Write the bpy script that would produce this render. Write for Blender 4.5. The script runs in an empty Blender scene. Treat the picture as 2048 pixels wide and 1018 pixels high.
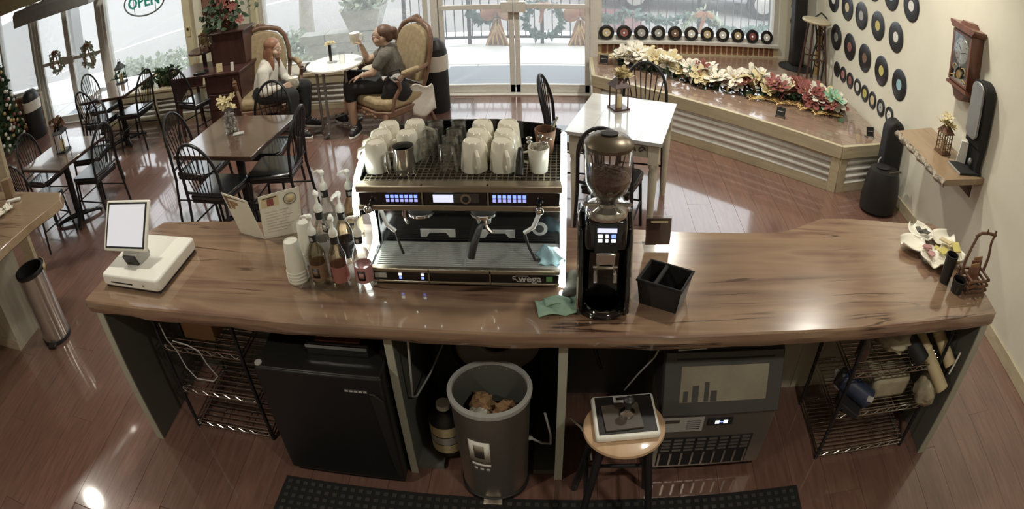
import bpy, bmesh, math, random
from math import sin, cos, pi, radians as R, sqrt, atan2
from mathutils import Vector, Matrix, Euler
random.seed(7)
S = bpy.context.scene
COL = S.collection

# ------------------------------------------------------------------ camera (wide security camera lens, tilted down)
cam = bpy.data.cameras.new('camera')
camo = bpy.data.objects.new('camera', cam); COL.objects.link(camo); S.camera = camo
cam.type = 'PANO'; cam.panorama_type = 'FISHEYE_LENS_POLYNOMIAL'
cam.sensor_fit = 'HORIZONTAL'; cam.sensor_width = 36; cam.fisheye_fov = pi
cam.fisheye_polynomial_k0 = 0; cam.fisheye_polynomial_k1 = -0.04161351
cam.fisheye_polynomial_k2 = 0; cam.fisheye_polynomial_k3 = -0.0000143689; cam.fisheye_polynomial_k4 = 0
cam.shift_x = 0.006775; cam.shift_y = -0.059874
cam.clip_start = 0.02; cam.clip_end = 200
camo.matrix_world = Matrix(((0.996300, -0.012273, 0.085068, 0.0000), (0.079370, 0.511135, -0.855828, 0.0000), (-0.032978, 0.859413, 0.510218, 2.5846), (0, 0, 0, 1)))

# ------------------------------------------------------------------ sky, exposure, lamps
S.view_settings.view_transform = 'Standard'; S.view_settings.look = 'None'
S.view_settings.gamma = 1; S.view_settings.use_curve_mapping = False
S.view_settings.exposure = 0.0
S.cycles.use_denoising = True
S.cycles.max_bounces = 8; S.cycles.diffuse_bounces = 4; S.cycles.glossy_bounces = 4
S.cycles.transmission_bounces = 6; S.cycles.transparent_max_bounces = 16
S.cycles.sample_clamp_indirect = 6
S.cycles.caustics_reflective = False; S.cycles.caustics_refractive = False
W = bpy.data.worlds.new('sky'); S.world = W; W.use_nodes = True
W.node_tree.nodes['Background'].inputs[0].default_value = (0.93, 0.97, 1.0, 1)
W.node_tree.nodes['Background'].inputs[1].default_value = 3.0
LAMP_POWER = 24
LAMP_COLOR = (1.0, 0.95, 0.83)
# x, y, share of LAMP_POWER (the fittings over the seats and the stage are stronger)
LAMP_SPOTS = [(-5.5, 2.93, 1), (-2.2, 2.93, .9), (1.07, 2.93, .9), (-5.5, 5.9, 1.5), (-2.2, 5.9, 1.8), (1.07, 5.9, 1.7), (2.2, 4.2, 1.3), (-2.2, 0.2, 1.2), (1.2, 0.2, 1.1)]

# ------------------------------------------------------------------ helpers
def lin(c):
    c /= 255.0
    return c / 12.92 if c <= 0.04045 else ((c + 0.055) / 1.055) ** 2.4
def C(r, g, b): return (lin(r), lin(g), lin(b), 1)

class MB:
    """collects vertices and faces of ONE mesh"""
    def __init__(s): s.v = []; s.f = []
    def add(s, v, f):
        o = len(s.v); s.v += [tuple(x) for x in v]; s.f += [tuple(i + o for i in q) for q in f]; return s
    def box(s, x0, x1, y0, y1, z0, z1):
        return s.add([(x0,y0,z0),(x1,y0,z0),(x1,y1,z0),(x0,y1,z0),(x0,y0,z1),(x1,y0,z1),(x1,y1,z1),(x0,y1,z1)],
                     [(0,3,2,1),(4,5,6,7),(0,1,5,4),(1,2,6,5),(2,3,7,6),(3,0,4,7)])
    def obox(s, c, d, rot=(0, 0, 0)):
        m = Euler(rot).to_matrix(); c = Vector(c); h = [x / 2 for x in d]
        vs = [c + m @ Vector((sx*h[0], sy*h[1], sz*h[2])) for sz in (-1, 1) for sx, sy in ((-1,-1),(1,-1),(1,1),(-1,1))]
        return s.add(vs, [(0,3,2,1),(4,5,6,7),(0,1,5,4),(1,2,6,5),(2,3,7,6),(3,0,4,7)])
    def hexa(s, b, t):
        n = len(b)
        return s.add(list(b) + list(t), [tuple(range(n - 1, -1, -1)), tuple(range(n, 2*n))] + [(i, (i+1) % n, n + (i+1) % n, n + i) for i in range(n)])
    def prism(s, poly, z0, z1): return s.hexa([(x, y, z0) for x, y in poly], [(x, y, z1) for x, y in poly])
    def slab(s, poly, axis, a, b):
        if axis == 'x': return s.hexa([(a, u, w) for u, w in poly], [(b, u, w) for u, w in poly])
        return s.hexa([(u, a, w) for u, w in poly], [(u, b, w) for u, w in poly])
    def tube(s, pts, r, n=8, closed=False, caps=True):
        P = [Vector(p) for p in pts]; k = len(P); rs = r if isinstance(r, (list, tuple)) else [r] * k
        up = None; rings = []
        for i in range(k):
            a = P[(i - 1) % k] if (closed or i > 0) else P[i]; b = P[(i + 1) % k] if (closed or i < k - 1) else P[i]
            t = (b - a).normalized() if (b - a).length > 1e-9 else Vector((0, 0, 1))
            if up is None:
                up = Vector((0, 0, 1)) if abs(t.z) < 0.9 else Vector((1, 0, 0))
            u = (up - t * up.dot(t)); u = u.normalized() if u.length > 1e-6 else t.orthogonal().normalized()
            up = u; w = t.cross(u)
            rings.append([P[i] + (u * cos(2*pi*j/n) + w * sin(2*pi*j/n)) * rs[i] for j in range(n)])
        o = len(s.v)
        for q in rings: s.v += [tuple(x) for x in q]
        for i in range(k if closed else k - 1):
            for j in range(n):
                s.f.append((o + i*n + j, o + i*n + (j+1) % n, o + ((i+1) % k)*n + (j+1) % n, o + ((i+1) % k)*n + j))
        if caps and not closed:
            s.f.append(tuple(o + j for j in range(n - 1, -1, -1))); s.f.append(tuple(o + (k-1)*n + j for j in range(n)))
        return s
    def cyl(s, p0, p1, r0, r1=None, n=16): return s.tube([p0, p1], [r0, r0 if r1 is None else r1], n)
    def lathe(s, prof, n=24, o=(0, 0, 0), sx=1, sy=1):
        b = len(s.v); k = len(prof)
        for r, z in prof:
            for j in range(n): s.v.append((o[0] + r*sx*cos(2*pi*j/n), o[1] + r*sy*sin(2*pi*j/n), o[2] + z))
        for i in range(k - 1):
            for j in range(n): s.f.append((b+i*n+j, b+i*n+(j+1) % n, b+(i+1)*n+(j+1) % n, b+(i+1)*n+j))
        if prof[0][0] > 1e-6: s.f.append(tuple(b + j for j in range(n - 1, -1, -1)))
        if prof[-1][0] > 1e-6: s.f.append(tuple(b + (k-1)*n + j for j in range(n)))
        return s
    def shell(s, prof, n=24, o=(0, 0, 0), sx=1, sy=1):
        """closed turned profile (list of r,z around a ring section)"""
        b = len(s.v); k = len(prof)
        for r, z in prof:
            for j in range(n): s.v.append((o[0] + r*sx*cos(2*pi*j/n), o[1] + r*sy*sin(2*pi*j/n), o[2] + z))
        for i in range(k):
            i2 = (i + 1) % k
            for j in range(n): s.f.append((b+i*n+j, b+i*n+(j+1) % n, b+i2*n+(j+1) % n, b+i2*n+j))
        return s
    def ball(s, o, r, n=12, m=8, rot=None):
        r = (r, r, r) if not isinstance(r, (tuple, list)) else r; b = len(s.v); M = Euler(rot).to_matrix() if rot else None
        o = Vector(o)
        def P(x, y, z):
            q = Vector((x*r[0], y*r[1], z*r[2])); return tuple(o + (M @ q if M else q))
        s.v.append(P(0, 0, -1))
        for i in range(1, m):
            a = -pi/2 + pi*i/m
            for j in range(n): s.v.append(P(cos(a)*cos(2*pi*j/n), cos(a)*sin(2*pi*j/n), sin(a)))
        s.v.append(P(0, 0, 1)); t = len(s.v) - 1
        for j in range(n): s.f.append((b, b+1+(j+1) % n, b+1+j))
        for i in range(m - 2):
            for j in range(n): s.f.append((b+1+i*n+j, b+1+i*n+(j+1) % n, b+1+(i+1)*n+(j+1) % n, b+1+(i+1)*n+j))
        for j in range(n): s.f.append((t, b+1+(m-2)*n+j, b+1+(m-2)*n+(j+1) % n))
        return s
    def cap(s, a, ra, b, rb, n=14):
        """tapered capsule, closed"""
        a = Vector(a); b = Vector(b); d = (b - a); L = d.length; d = d / L if L > 1e-9 else Vector((0, 0, 1))
        pts = []; rs = []
        for t in (90, 60, 30): pts.append(a - d * ra * sin(R(t))); rs.append(max(ra * cos(R(t)), 1e-4))
        pts.append(a); rs.append(ra); pts.append(b); rs.append(rb)
        for t in (30, 60, 90): pts.append(b + d * rb * sin(R(t))); rs.append(max(rb * cos(R(t)), 1e-4))
        return s.tube(pts, rs, n)
    def grid(s, fn, nu, nv):
        b = len(s.v)
        for i in range(nu + 1):
            for j in range(nv + 1): s.v.append(tuple(fn(i / nu, j / nv)))
        for i in range(nu):
            for j in range(nv): s.f.append((b+i*(nv+1)+j, b+(i+1)*(nv+1)+j, b+(i+1)*(nv+1)+j+1, b+i*(nv+1)+j+1))
        return s
    def xf(s, M):
        s.v = [tuple(M @ Vector(v)) for v in s.v]; return s
    def mesh(s, name, mat=None, smooth=40):
        me = bpy.data.meshes.new(name); me.from_pydata(s.v, [], s.f); me.update()
        bm = bmesh.new(); bm.from_mesh(me); bmesh.ops.recalc_face_normals(bm, faces=bm.faces); bm.to_mesh(me); bm.free()
        if smooth:
            me.polygons.foreach_set('use_smooth', [True] * len(me.polygons))
            try: me.set_sharp_from_angle(angle=R(smooth))
            except Exception: pass
        if mat: me.materials.append(mat)
        return me
    def build(s, name, mat=None, parent=None, bevel=0, smooth=40, loc=None, rot=None, seg=2, thick=0):
        o = bpy.data.objects.new(name, s.mesh(name, mat, smooth)); COL.objects.link(o)
        if parent is not None: o.parent = parent
        if loc: o.location = loc
        if rot: o.rotation_euler = rot
        if thick:
            m = o.modifiers.new('t', 'SOLIDIFY'); m.thickness = thick; m.offset = 0
        if bevel:
            m = o.modifiers.new('b', 'BEVEL'); m.width = bevel; m.segments = seg; m.limit_method = 'ANGLE'; m.angle_limit = R(35)
            m.harden_normals = False
        return o

def thing(name, label, cat, loc=(0, 0, 0), rz=0, group=None):
    o = bpy.data.objects.new(name, None); COL.objects.link(o); o.empty_display_size = .1
    o.location = loc; o.rotation_euler = (0, 0, rz); o['label'] = label; o['category'] = cat
    if group: o['group'] = group
    return o
def tag(o, label, cat, group=None, kind=None):
    o['label'] = label; o['category'] = cat
    if group: o['group'] = group
    if kind: o['kind'] = kind
    return o
def struct(o): o['kind'] = 'structure'; return o
KIDS = {}
def dup(root, loc=None, rz=None, label=None, group=None, scale=None):
    def cp(o, par):
        c = o.copy(); COL.objects.link(c)
        if par is not None: c.parent = par
        for ch in KIDS.get(o.name) or [x for x in bpy.data.objects if x.parent == o]: cp(ch, c)
        return c
    def reg(o):
        if o.name not in KIDS:
            KIDS[o.name] = [x for x in bpy.data.objects if x.parent == o]
            for ch in KIDS[o.name]: reg(ch)
    reg(root)
    c = cp(root, None)
    if loc is not None: c.location = loc
    if rz is not None: c.rotation_euler = (root.rotation_euler.x, root.rotation_euler.y, rz)
    if label: c['label'] = label
    if group: c['group'] = group
    if scale: c.scale = (scale,)*3 if not isinstance(scale, tuple) else scale
    return c
def text(name, body, size, mat, parent, loc, rot=(0, 0, 0), ext=0.0008, align='CENTER', bold=0):
    cu = bpy.data.curves.new(name, 'FONT'); cu.body = body; cu.size = size; cu.extrude = ext; cu.align_x = align; cu.align_y = 'CENTER'
    cu.offset = bold; cu.resolution_u = 2
    t = bpy.data.objects.new(name, cu); COL.objects.link(t)
    me = bpy.data.meshes.new_from_object(t.evaluated_get(bpy.context.evaluated_depsgraph_get()))
    bpy.data.objects.remove(t); bpy.data.curves.remove(cu)
    me.name = name; me.materials.clear(); me.materials.append(mat)
    o = bpy.data.objects.new(name, me); COL.objects.link(o); o.parent = parent; o.location = loc; o.rotation_euler = rot
    return o

# ------------------------------------------------------------------ materials
def mk(name, col, rough=.5, metal=0.0, var=0.0, scale=8.0, stretch=(1, 1, 1), bump=0.0, bscale=None, coat=0.0, crough=.1, spec=.5, sheen=0, col2=None, emit=None, estr=0, rand=0.0, aniso=0, cior=0):
    m = bpy.data.materials.new(name); m.use_nodes = True; nt = m.node_tree; N = nt.nodes; L = nt.links
    b = N['Principled BSDF']
    b.inputs['Base Color'].default_value = col; b.inputs['Roughness'].default_value = rough; b.inputs['Metallic'].default_value = metal
    b.inputs['Specular IOR Level'].default_value = spec; b.inputs['Coat Weight'].default_value = coat; b.inputs['Coat Roughness'].default_value = crough
    if cior: b.inputs['Coat IOR'].default_value = cior
    if sheen: b.inputs['Sheen Weight'].default_value = sheen
    if aniso: b.inputs['Anisotropic'].default_value = aniso
    if emit: b.inputs['Emission Color'].default_value = emit; b.inputs['Emission Strength'].default_value = estr
    if var or bump or col2 or rand:
        tc = N.new('ShaderNodeTexCoord'); mp = N.new('ShaderNodeMapping'); mp.inputs['Scale'].default_value = stretch
        L.new(tc.outputs['Object'], mp.inputs['Vector'])
        src = mp.outputs['Vector']
        if rand:
            oi = N.new('ShaderNodeObjectInfo'); ad = N.new('ShaderNodeVectorMath'); ad.operation = 'ADD'
            sc = N.new('ShaderNodeVectorMath'); sc.operation = 'SCALE'; sc.inputs['Scale'].default_value = 37
            cx = N.new('ShaderNodeCombineXYZ'); L.new(oi.outputs['Random'], cx.inputs[0]); L.new(oi.outputs['Random'], cx.inputs[1])
            L.new(cx.outputs[0], sc.inputs[0]); L.new(src, ad.inputs[0]); L.new(sc.outputs[0], ad.inputs[1]); src = ad.outputs[0]
        nz = N.new('ShaderNodeTexNoise'); nz.inputs['Scale'].default_value = scale; nz.inputs['Detail'].default_value = 6; nz.inputs['Roughness'].default_value = .6
        L.new(src, nz.inputs['Vector'])
        if var or col2 or rand:
            rp = N.new('ShaderNodeValToRGB'); e = rp.color_ramp.elements
            c2 = col2 or tuple(min(1, x * (1 + var)) for x in col[:3]) + (1,)
            c1 = col if col2 else tuple(x * (1 - var) for x in col[:3]) + (1,)
            e[0].position = .32; e[0].color = c1; e[1].position = .68; e[1].color = c2
            L.new(nz.outputs['Fac'], rp.inputs['Fac']); out = rp.outputs['Color']
            if rand:
                hs = N.new('ShaderNodeHueSaturation'); mr = N.new('ShaderNodeMapRange')
                mr.inputs['To Min'].default_value = 1 - rand; mr.inputs['To Max'].default_value = 1 + rand
                L.new(oi.outputs['Random'], mr.inputs['Value']); L.new(mr.outputs[0], hs.inputs['Value']); L.new(out, hs.inputs['Color']); out = hs.outputs['Color']
            L.new(out, b.inputs['Base Color'])
        if bump:
            n2 = nz
            if bscale:
                n2 = N.new('ShaderNodeTexNoise'); n2.inputs['Scale'].default_value = bscale; n2.inputs['Detail'].default_value = 4; L.new(src, n2.inputs['Vector'])
            bp = N.new('ShaderNodeBump'); bp.inputs['Strength'].default_value = bump; bp.inputs['Distance'].default_value = .01
            L.new(n2.outputs['Fac'], bp.inputs['Height']); L.new(bp.outputs['Normal'], b.inputs['Normal'])
    return m
def glassy(name, tint=(1, 1, 1, 1), refl=.08, rough=.02, bloom_haze=0, edge=.6):
    m = bpy.data.materials.new(name); m.use_nodes = True; nt = m.node_tree; N = nt.nodes; L = nt.links
    N.remove(N['Principled BSDF']); out = N['Material Output']
    tr = N.new('ShaderNodeBsdfTransparent'); tr.inputs[0].default_value = tint
    gl = N.new('ShaderNodeBsdfGlossy'); gl.inputs['Roughness'].default_value = rough
    lw = N.new('ShaderNodeLayerWeight'); lw.inputs['Blend'].default_value = .25
    mr = N.new('ShaderNodeMapRange'); mr.inputs['To Min'].default_value = refl; mr.inputs['To Max'].default_value = edge
    mx = N.new('ShaderNodeMixShader')
    L.new(lw.outputs['Fresnel'], mr.inputs['Value']); L.new(mr.outputs[0], mx.inputs[0]); L.new(tr.outputs[0], mx.inputs[1]); L.new(gl.outputs[0], mx.inputs[2]); fin = mx.outputs[0]
    if bloom_haze:  # milky veil mixed into the glass, imitates the bloom of bright daylight
        tl = N.new('ShaderNodeBsdfTranslucent'); tl.inputs[0].default_value = (.95, .96, .97, 1); m2 = N.new('ShaderNodeMixShader'); m2.inputs[0].default_value = bloom_haze
        L.new(fin, m2.inputs[1]); L.new(tl.outputs[0], m2.inputs[2]); fin = m2.outputs[0]
    L.new(fin, out.inputs[0])
    return m
def slabwood(name, stops, ringscale, rough, coat, bump=.15, axis=0, dist=3.0, cior=1.5):
    """live edge timber: long grain streaks plus dark cracks"""
    m = bpy.data.materials.new(name); m.use_nodes = True; nt = m.node_tree; N = nt.nodes; L = nt.links
    b = N['Principled BSDF']; b.inputs['Roughness'].default_value = rough; b.inputs['Coat Weight'].default_value = coat; b.inputs['Coat Roughness'].default_value = .05; b.inputs['Coat IOR'].default_value = cior
    tc = N.new('ShaderNodeTexCoord'); mp = N.new('ShaderNodeMapping'); sc = [7.0, 7.0, 7.0]; sc[axis] = .55
    mp.inputs['Scale'].default_value = sc; L.new(tc.outputs['Object'], mp.inputs['Vector'])
    n1 = N.new('ShaderNodeTexNoise'); n1.inputs['Scale'].default_value = ringscale; n1.inputs['Detail'].default_value = 8; n1.inputs['Distortion'].default_value = dist * .3
    L.new(mp.outputs[0], n1.inputs['Vector'])
    n2 = N.new('ShaderNodeTexNoise'); n2.inputs['Scale'].default_value = 1.3; n2.inputs['Detail'].default_value = 3; L.new(tc.outputs['Object'], n2.inputs['Vector'])
    ad = N.new('ShaderNodeMath'); ad.operation = 'MULTIPLY_ADD'; ad.inputs[1].default_value = .55; L.new(n2.outputs['Fac'], ad.inputs[0])
    ml = N.new('ShaderNodeMath'); ml.operation = 'MULTIPLY'; ml.inputs[1].default_value = .45; L.new(n1.outputs['Fac'], ml.inputs[0]); L.new(ml.outputs[0], ad.inputs[2])
    rp = N.new('ShaderNodeValToRGB'); e = rp.color_ramp.elements
    while len(e) < len(stops): e.new(.5)
    for q, (ps, c) in zip(e, stops): q.position = ps; q.color = c
    L.new(ad.outputs[0], rp.inputs['Fac'])
    mp2 = N.new('ShaderNodeMapping'); sc2 = [11.0, 11.0, 11.0]; sc2[axis] = .9; mp2.inputs['Scale'].default_value = sc2; L.new(tc.outputs['Object'], mp2.inputs['Vector'])
    cr = N.new('ShaderNodeTexNoise'); cr.inputs['Scale'].default_value = 1.0; cr.inputs['Detail'].default_value = 2; cr.inputs['Roughness'].default_value = .4; L.new(mp2.outputs[0], cr.inputs['Vector'])
    cp = N.new('ShaderNodeValToRGB'); ce = cp.color_ramp.elements
    ce[0].position = .485; ce[0].color = (0, 0, 0, 1); ce[1].position = .497; ce[1].color = (1, 1, 1, 1)
    x = ce.new(.503); x.color = (1, 1, 1, 1); x = ce.new(.515); x.color = (0, 0, 0, 1)
    L.new(cr.outputs['Fac'], cp.inputs['Fac'])
    gate = N.new('ShaderNodeTexNoise'); gate.inputs['Scale'].default_value = 2.4; gate.inputs['Detail'].default_value = 1; L.new(tc.outputs['Object'], gate.inputs['Vector'])
    gr = N.new('ShaderNodeValToRGB'); gr.color_ramp.elements[0].position = .53; gr.color_ramp.elements[1].position = .6; L.new(gate.outputs['Fac'], gr.inputs['Fac'])
    mu = N.new('ShaderNodeMath'); mu.operation = 'MULTIPLY'; L.new(cp.outputs['Color'], mu.inputs[0]); L.new(gr.outputs['Color'], mu.inputs[1])
    mu2 = N.new('ShaderNodeMath'); mu2.operation = 'MULTIPLY'; mu2.inputs[1].default_value = .9; L.new(mu.outputs[0], mu2.inputs[0])
    mx = N.new('ShaderNodeMix'); mx.data_type = 'RGBA'; L.new(mu2.outputs[0], mx.inputs['Factor']); L.new(rp.outputs['Color'], mx.inputs['A']); mx.inputs['B'].default_value = C(52, 32, 26)
    L.new(mx.outputs['Result'], b.inputs['Base Color'])
    bp = N.new('ShaderNodeBump'); bp.inputs['Strength'].default_value = bump; bp.inputs['Distance'].default_value = .01; L.new(n1.outputs['Fac'], bp.inputs['Height']); L.new(bp.outputs['Normal'], b.inputs['Normal'])
    return m

M = {}
M['plank'] = mk('plank', C(114, 84, 73), .3, var=.22, scale=5, stretch=(9, .7, 4), bump=.07, bscale=14, coat=1.0, crough=.07, rand=.1, cior=1.85)
M['subfloor'] = mk('subfloor', C(104, 77, 67), .4, var=.2, coat=.9)
M['wall'] = mk('wall_paint', C(222, 218, 200), .75, var=.04, scale=2.5, bump=.05, bscale=90)
M['wallback'] = mk('wall_paint_back', C(200, 192, 172), .8, var=.04)
M['ceil'] = mk('ceiling_paint', C(205, 200, 188), .85, var=.03)
M['cream'] = mk('cream_trim', C(205, 196, 165), .6, var=.05)
M['alu'] = mk('brushed_frame', C(214, 211, 204), .4, metal=.1, var=.05, scale=30)
M['pane'] = glassy('window_glass', (.98, .99, .99, 1), .03, bloom_haze=.09)  # panes carry a built-in pale haze for the overexposed outside
M['clockglass'] = glassy('clock_glass', (.97, .98, .98, 1), .04)
M['clear'] = glassy('clear_glass', (.975, .98, .975, 1), .06, edge=.35)
M['amber'] = glassy('amber_syrup_glass', (.84, .77, .62, 1), .10)
M['clearsyrup'] = glassy('clear_syrup_glass', (.94, .94, .91, 1), .10)
M['pale'] = mk('pine_board', C(186, 174, 146), .5, var=.12, scale=4, stretch=(2, 2, 9), bump=.1)
M['pineh'] = mk('pine_rail', C(182, 172, 144), .5, var=.14, scale=3, stretch=(1, 1, 10), bump=.1)
M['stagetop'] = mk('stage_board', C(146, 122, 106), .25, var=.12, scale=4, stretch=(1, 8, 1), coat=1.0, crough=.06, cior=1.9, rand=.1)
M['galv'] = mk('galvanised_sheet', C(206, 204, 196), .5, metal=0, var=.12, scale=18)
M['brick'] = mk('brick_face', C(136, 92, 70), .85, var=.2, scale=20, bump=.3, rand=.2)
M['mortar'] = mk('mortar', C(216, 198, 160), .9, var=.08, scale=30)
M['black'] = mk('black_powder_coat', C(24, 24, 28), .38, var=.1, scale=30)
M['blackm'] = mk('black_matte', C(26, 25, 25), .7, var=.15, scale=20)
M['rubber'] = mk('black_rubber', C(18, 17, 17), .8, var=.2, scale=60, bump=.3)
M['vinyl'] = mk('black_vinyl', C(30, 34, 38), .24, coat=.7, crough=.12, cior=1.7, var=.1, bump=.05, bscale=70)
M['record'] = mk('record_vinyl', C(28, 26, 27), .28, var=.1, scale=50)
M['tablebrown'] = mk('brown_laminate', C(92, 72, 60), .2, var=.15, scale=3, stretch=(2, 14, 2), coat=.8, crough=.08, cior=1.8)
M['tablegloss'] = mk('gloss_laminate', C(112, 100, 92), .15, var=.1, scale=3, stretch=(2, 14, 2), coat=1.0, crough=.04, cior=2.1)
M['tableedge'] = mk('dark_table_edge', C(56, 40, 32), .4, var=.1)
M['darkwood'] = mk('mahogany', C(70, 44, 40), .35, var=.25, scale=3, stretch=(8, 8, 1), coat=.2)
M['clockwood'] = mk('walnut_clock', C(108, 66, 50), .35, var=.22, scale=4, stretch=(8, 8, 1), coat=.3)
M['gilt'] = mk('carved_frame_wood', C(116, 88, 70), .4, var=.25, scale=25, bump=.25)
M['damask'] = mk('gold_damask', C(146, 128, 98), .8, var=.12, scale=22, bump=.1, col2=C(170, 152, 120))
M['traysteel'] = mk('drip_tray_steel', C(196, 196, 190), .32, metal=.45, var=.1, scale=9)
M['satin'] = mk('satin_metal', C(206, 206, 202), .35, metal=.4)
M['white'] = mk('white_plastic', C(226, 224, 214), .35, var=.02)
M['ceramic'] = mk('white_ceramic', C(232, 228, 212), .22, var=.03, coat=.4)
M['paper'] = mk('paper', C(220, 216, 200), .7, var=.03, scale=20)
M['cup'] = mk('paper_cup', C(222, 220, 206), .55, var=.02)
M['steel'] = mk('stainless', C(206, 204, 198), .14, metal=.9, var=.06, scale=6, stretch=(60, 60, 1))
M['steeld'] = mk('stainless_dull', C(166, 158, 148), .36, metal=.9, var=.08, scale=5, stretch=(40, 1, 40))
M['chrome'] = mk('chrome', C(214, 212, 206), .12, metal=1, var=.02)
M['bronze'] = mk('brushed_panel', C(158, 148, 130), .3, metal=.85, var=.05, scale=5, stretch=(1, 50, 50))
M['gloss'] = mk('gloss_black', C(16, 15, 16), .1, var=.05, coat=.6)
M['bplastic'] = mk('black_plastic', C(30, 28, 27), .45, var=.1, scale=30)
M['dgrey'] = mk('dark_grey_plastic', C(58, 56, 54), .5, var=.08)
M['fridge'] = mk('black_fridge', C(15, 14, 14), .45, var=.15, bump=.06, bscale=160)
M['panelgrey'] = mk('grey_panel', C(92, 92, 84), .6, var=.06, scale=5)
M['paneledge'] = mk('panel_edge', C(164, 162, 146), .55, var=.06)
M['backpanel'] = mk('counter_back_boards', C(186, 180, 160), .65, var=.1, scale=3, stretch=(6, 6, 1))
M['led'] = mk('led_strip', C(240, 246, 240), .4, emit=(.93, 1, .95, 1), estr=9)
M['ledblue'] = mk('blue_led', C(120, 140, 255), .4, emit=(.16, .24, 1, 1), estr=2.0)
M['ledviolet'] = mk('violet_led', C(160, 160, 230), .4, emit=(.42, .44, 1, 1), estr=.8)
M['lidbrown'] = mk('brown_metal_lid', C(104, 94, 78), .34, metal=.6, var=.05)
M['addedglow'] = mk('added_glow_strip', C(240, 244, 240), .4, emit=(.96, 1, .96, 1), estr=9)  # glow of the extra strip over the drip tray
M['screenw'] = mk('lit_display', C(210, 215, 250), .3, emit=(.72, .76, 1, 1), estr=.85)
M['ledwhite'] = mk('white_led', C(240, 240, 240), .4, emit=(.9, .95, 1, 1), estr=1.3)
M['posscreen'] = mk('tablet_display', C(190, 190, 192), .15, emit=(.9, .92, 1, 1), estr=.42)
M['coffee'] = mk('roasted_beans', C(70, 46, 34), .5, var=.35, scale=90, bump=.8)
M['teal'] = mk('green_cloth', C(144, 172, 150), .9, var=.1, scale=40, bump=.2)
M['greycloth'] = mk('grey_cloth', C(84, 82, 72), .9, var=.15, scale=30, bump=.3)
M['leaf'] = mk('green_leaf', C(52, 74, 46), .55, var=.3, scale=12)
M['leaft'] = mk('teal_garland', C(96, 122, 114), .6, var=.3, scale=14)
M['fbrown'] = mk('dried_brown', C(104, 74, 54), .8, var=.3, scale=20)
M['fwhite'] = mk('petal_white', C(226, 222, 208), .7, var=.06, scale=20)
M['fcream'] = mk('petal_cream', C(206, 192, 150), .7, var=.1, scale=20)
M['fred'] = mk('petal_burgundy', C(136, 78, 72), .7, var=.2, scale=20)
M['fmint'] = mk('petal_mint', C(150, 192, 164), .7, var=.1, scale=20)
M['redgold'] = mk('red_gold_ribbon', C(140, 72, 60), .5, var=.2, scale=9, col2=C(176, 142, 104))
M['gold'] = mk('gold_mesh', C(196, 166, 110), .5, metal=.3, var=.2, scale=30)
M['skin'] = mk('skin', C(190, 160, 138), .55, var=.05, scale=20)
M['hair1'] = mk('auburn_hair', C(138, 98, 74), .5, var=.25, scale=8, stretch=(30, 30, 2))
M['hair2'] = mk('brown_hair', C(98, 74, 60), .5, var=.25, scale=8, stretch=(30, 30, 2))
M['knit'] = mk('white_knit', C(206, 202, 192), .9, var=.06, scale=40, bump=.2)
M['greytee'] = mk('grey_heather', C(104, 100, 92), .9, var=.22, scale=40)
M['dtrouser'] = mk('dark_trouser', C(40, 40, 40), .85, var=.15, scale=30)
M['shoe'] = mk('black_trainer', C(34, 32, 33), .6, var=.1)
M['concrete'] = mk('concrete', C(230, 229, 226), .85, var=.07, scale=6, rand=.05)
M['street'] = mk('street', C(148, 145, 142), .9, var=.06, scale=2)
M['matgrey'] = mk('doormat_grey', C(150, 156, 162), .9, var=.1, scale=80)
M['iron'] = mk('wrought_iron', C(44, 46, 48), .5, var=.1)
M['car'] = mk('car_paint', C(150, 152, 158), .2, var=.03, coat=.6)
M['carglass'] = mk('car_glass', C(150, 160, 168), .1, var=.02)
M['maroon'] = mk('maroon_paint', C(104, 54, 56), .5, var=.1)
M['stone'] = mk('stone_block', C(178, 177, 170), .9, var=.15, scale=9, rand=.12)
M['bark'] = mk('bark', C(168, 160, 150), .9, var=.2, scale=10, bump=.4)
M['hedge'] = mk('hedge_leaf', C(168, 178, 160), .7, var=.3, scale=10)
M['bag'] = mk('white_bin_bag', C(206, 200, 188), .45, var=.05, scale=8, bump=.3)
M['bagthin'] = mk('cloudy_bag', C(164, 154, 130), .35, var=.15, scale=12, bump=.4)
M['tan'] = mk('cardboard', C(150, 116, 82), .8, var=.08, scale=9)
M['beige'] = mk('beige_roll', C(190, 172, 134), .6, var=.08)
M['navy'] = mk('navy_can', C(44, 52, 74), .35, var=.08)
M['scalepan'] = mk('scale_plate', C(78, 70, 62), .4, var=.08)
M['stoolwood'] = mk('stool_seat_wood', C(180, 150, 118), .4, var=.12, scale=3, stretch=(9, 1, 1), coat=.2)
M['frost'] = mk('frosted_window', C(132, 124, 108), .3, var=.22, scale=4)
M['pictured'] = mk('red_brown_picture', C(128, 92, 74), .6, var=.12, scale=6)
M['lampw'] = mk('lamp_disc', C(255, 246, 226), .5, emit=(1, .9, .74, 1), estr=6)
M['painted'] = mk('distressed_paint', C(192, 186, 166), .6, var=.08, scale=14, bump=.1)
M['farmtop'] = mk('farm_table_top', C(188, 188, 186), .2, var=.05, scale=4, stretch=(1, 10, 1), coat=1.0, crough=.08, cior=1.9)
M['mist'] = mk('grey_metal_panel', C(150, 150, 148), .3, metal=.6, var=.1, scale=6)
M['lblue'] = mk('pale_blue_label', C(150, 186, 196), .5)
M['lyellow'] = mk('yellow_label', C(196, 184, 104), .5)
M['lred'] = mk('red_label', C(146, 92, 84), .5)
M['lgrey'] = mk('silver_label', C(170, 168, 164), .5)
M['lcream'] = mk('cream_label', C(206, 190, 150), .5)
M['lwhite'] = mk('white_label', C(222, 220, 212), .5)
M['lpink'] = mk('pink_label', C(172, 124, 122), .5)
M['lbrown'] = mk('brown_label', C(122, 96, 74), .5)
M['green'] = mk('green_sticker', C(96, 140, 84), .5)
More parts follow.
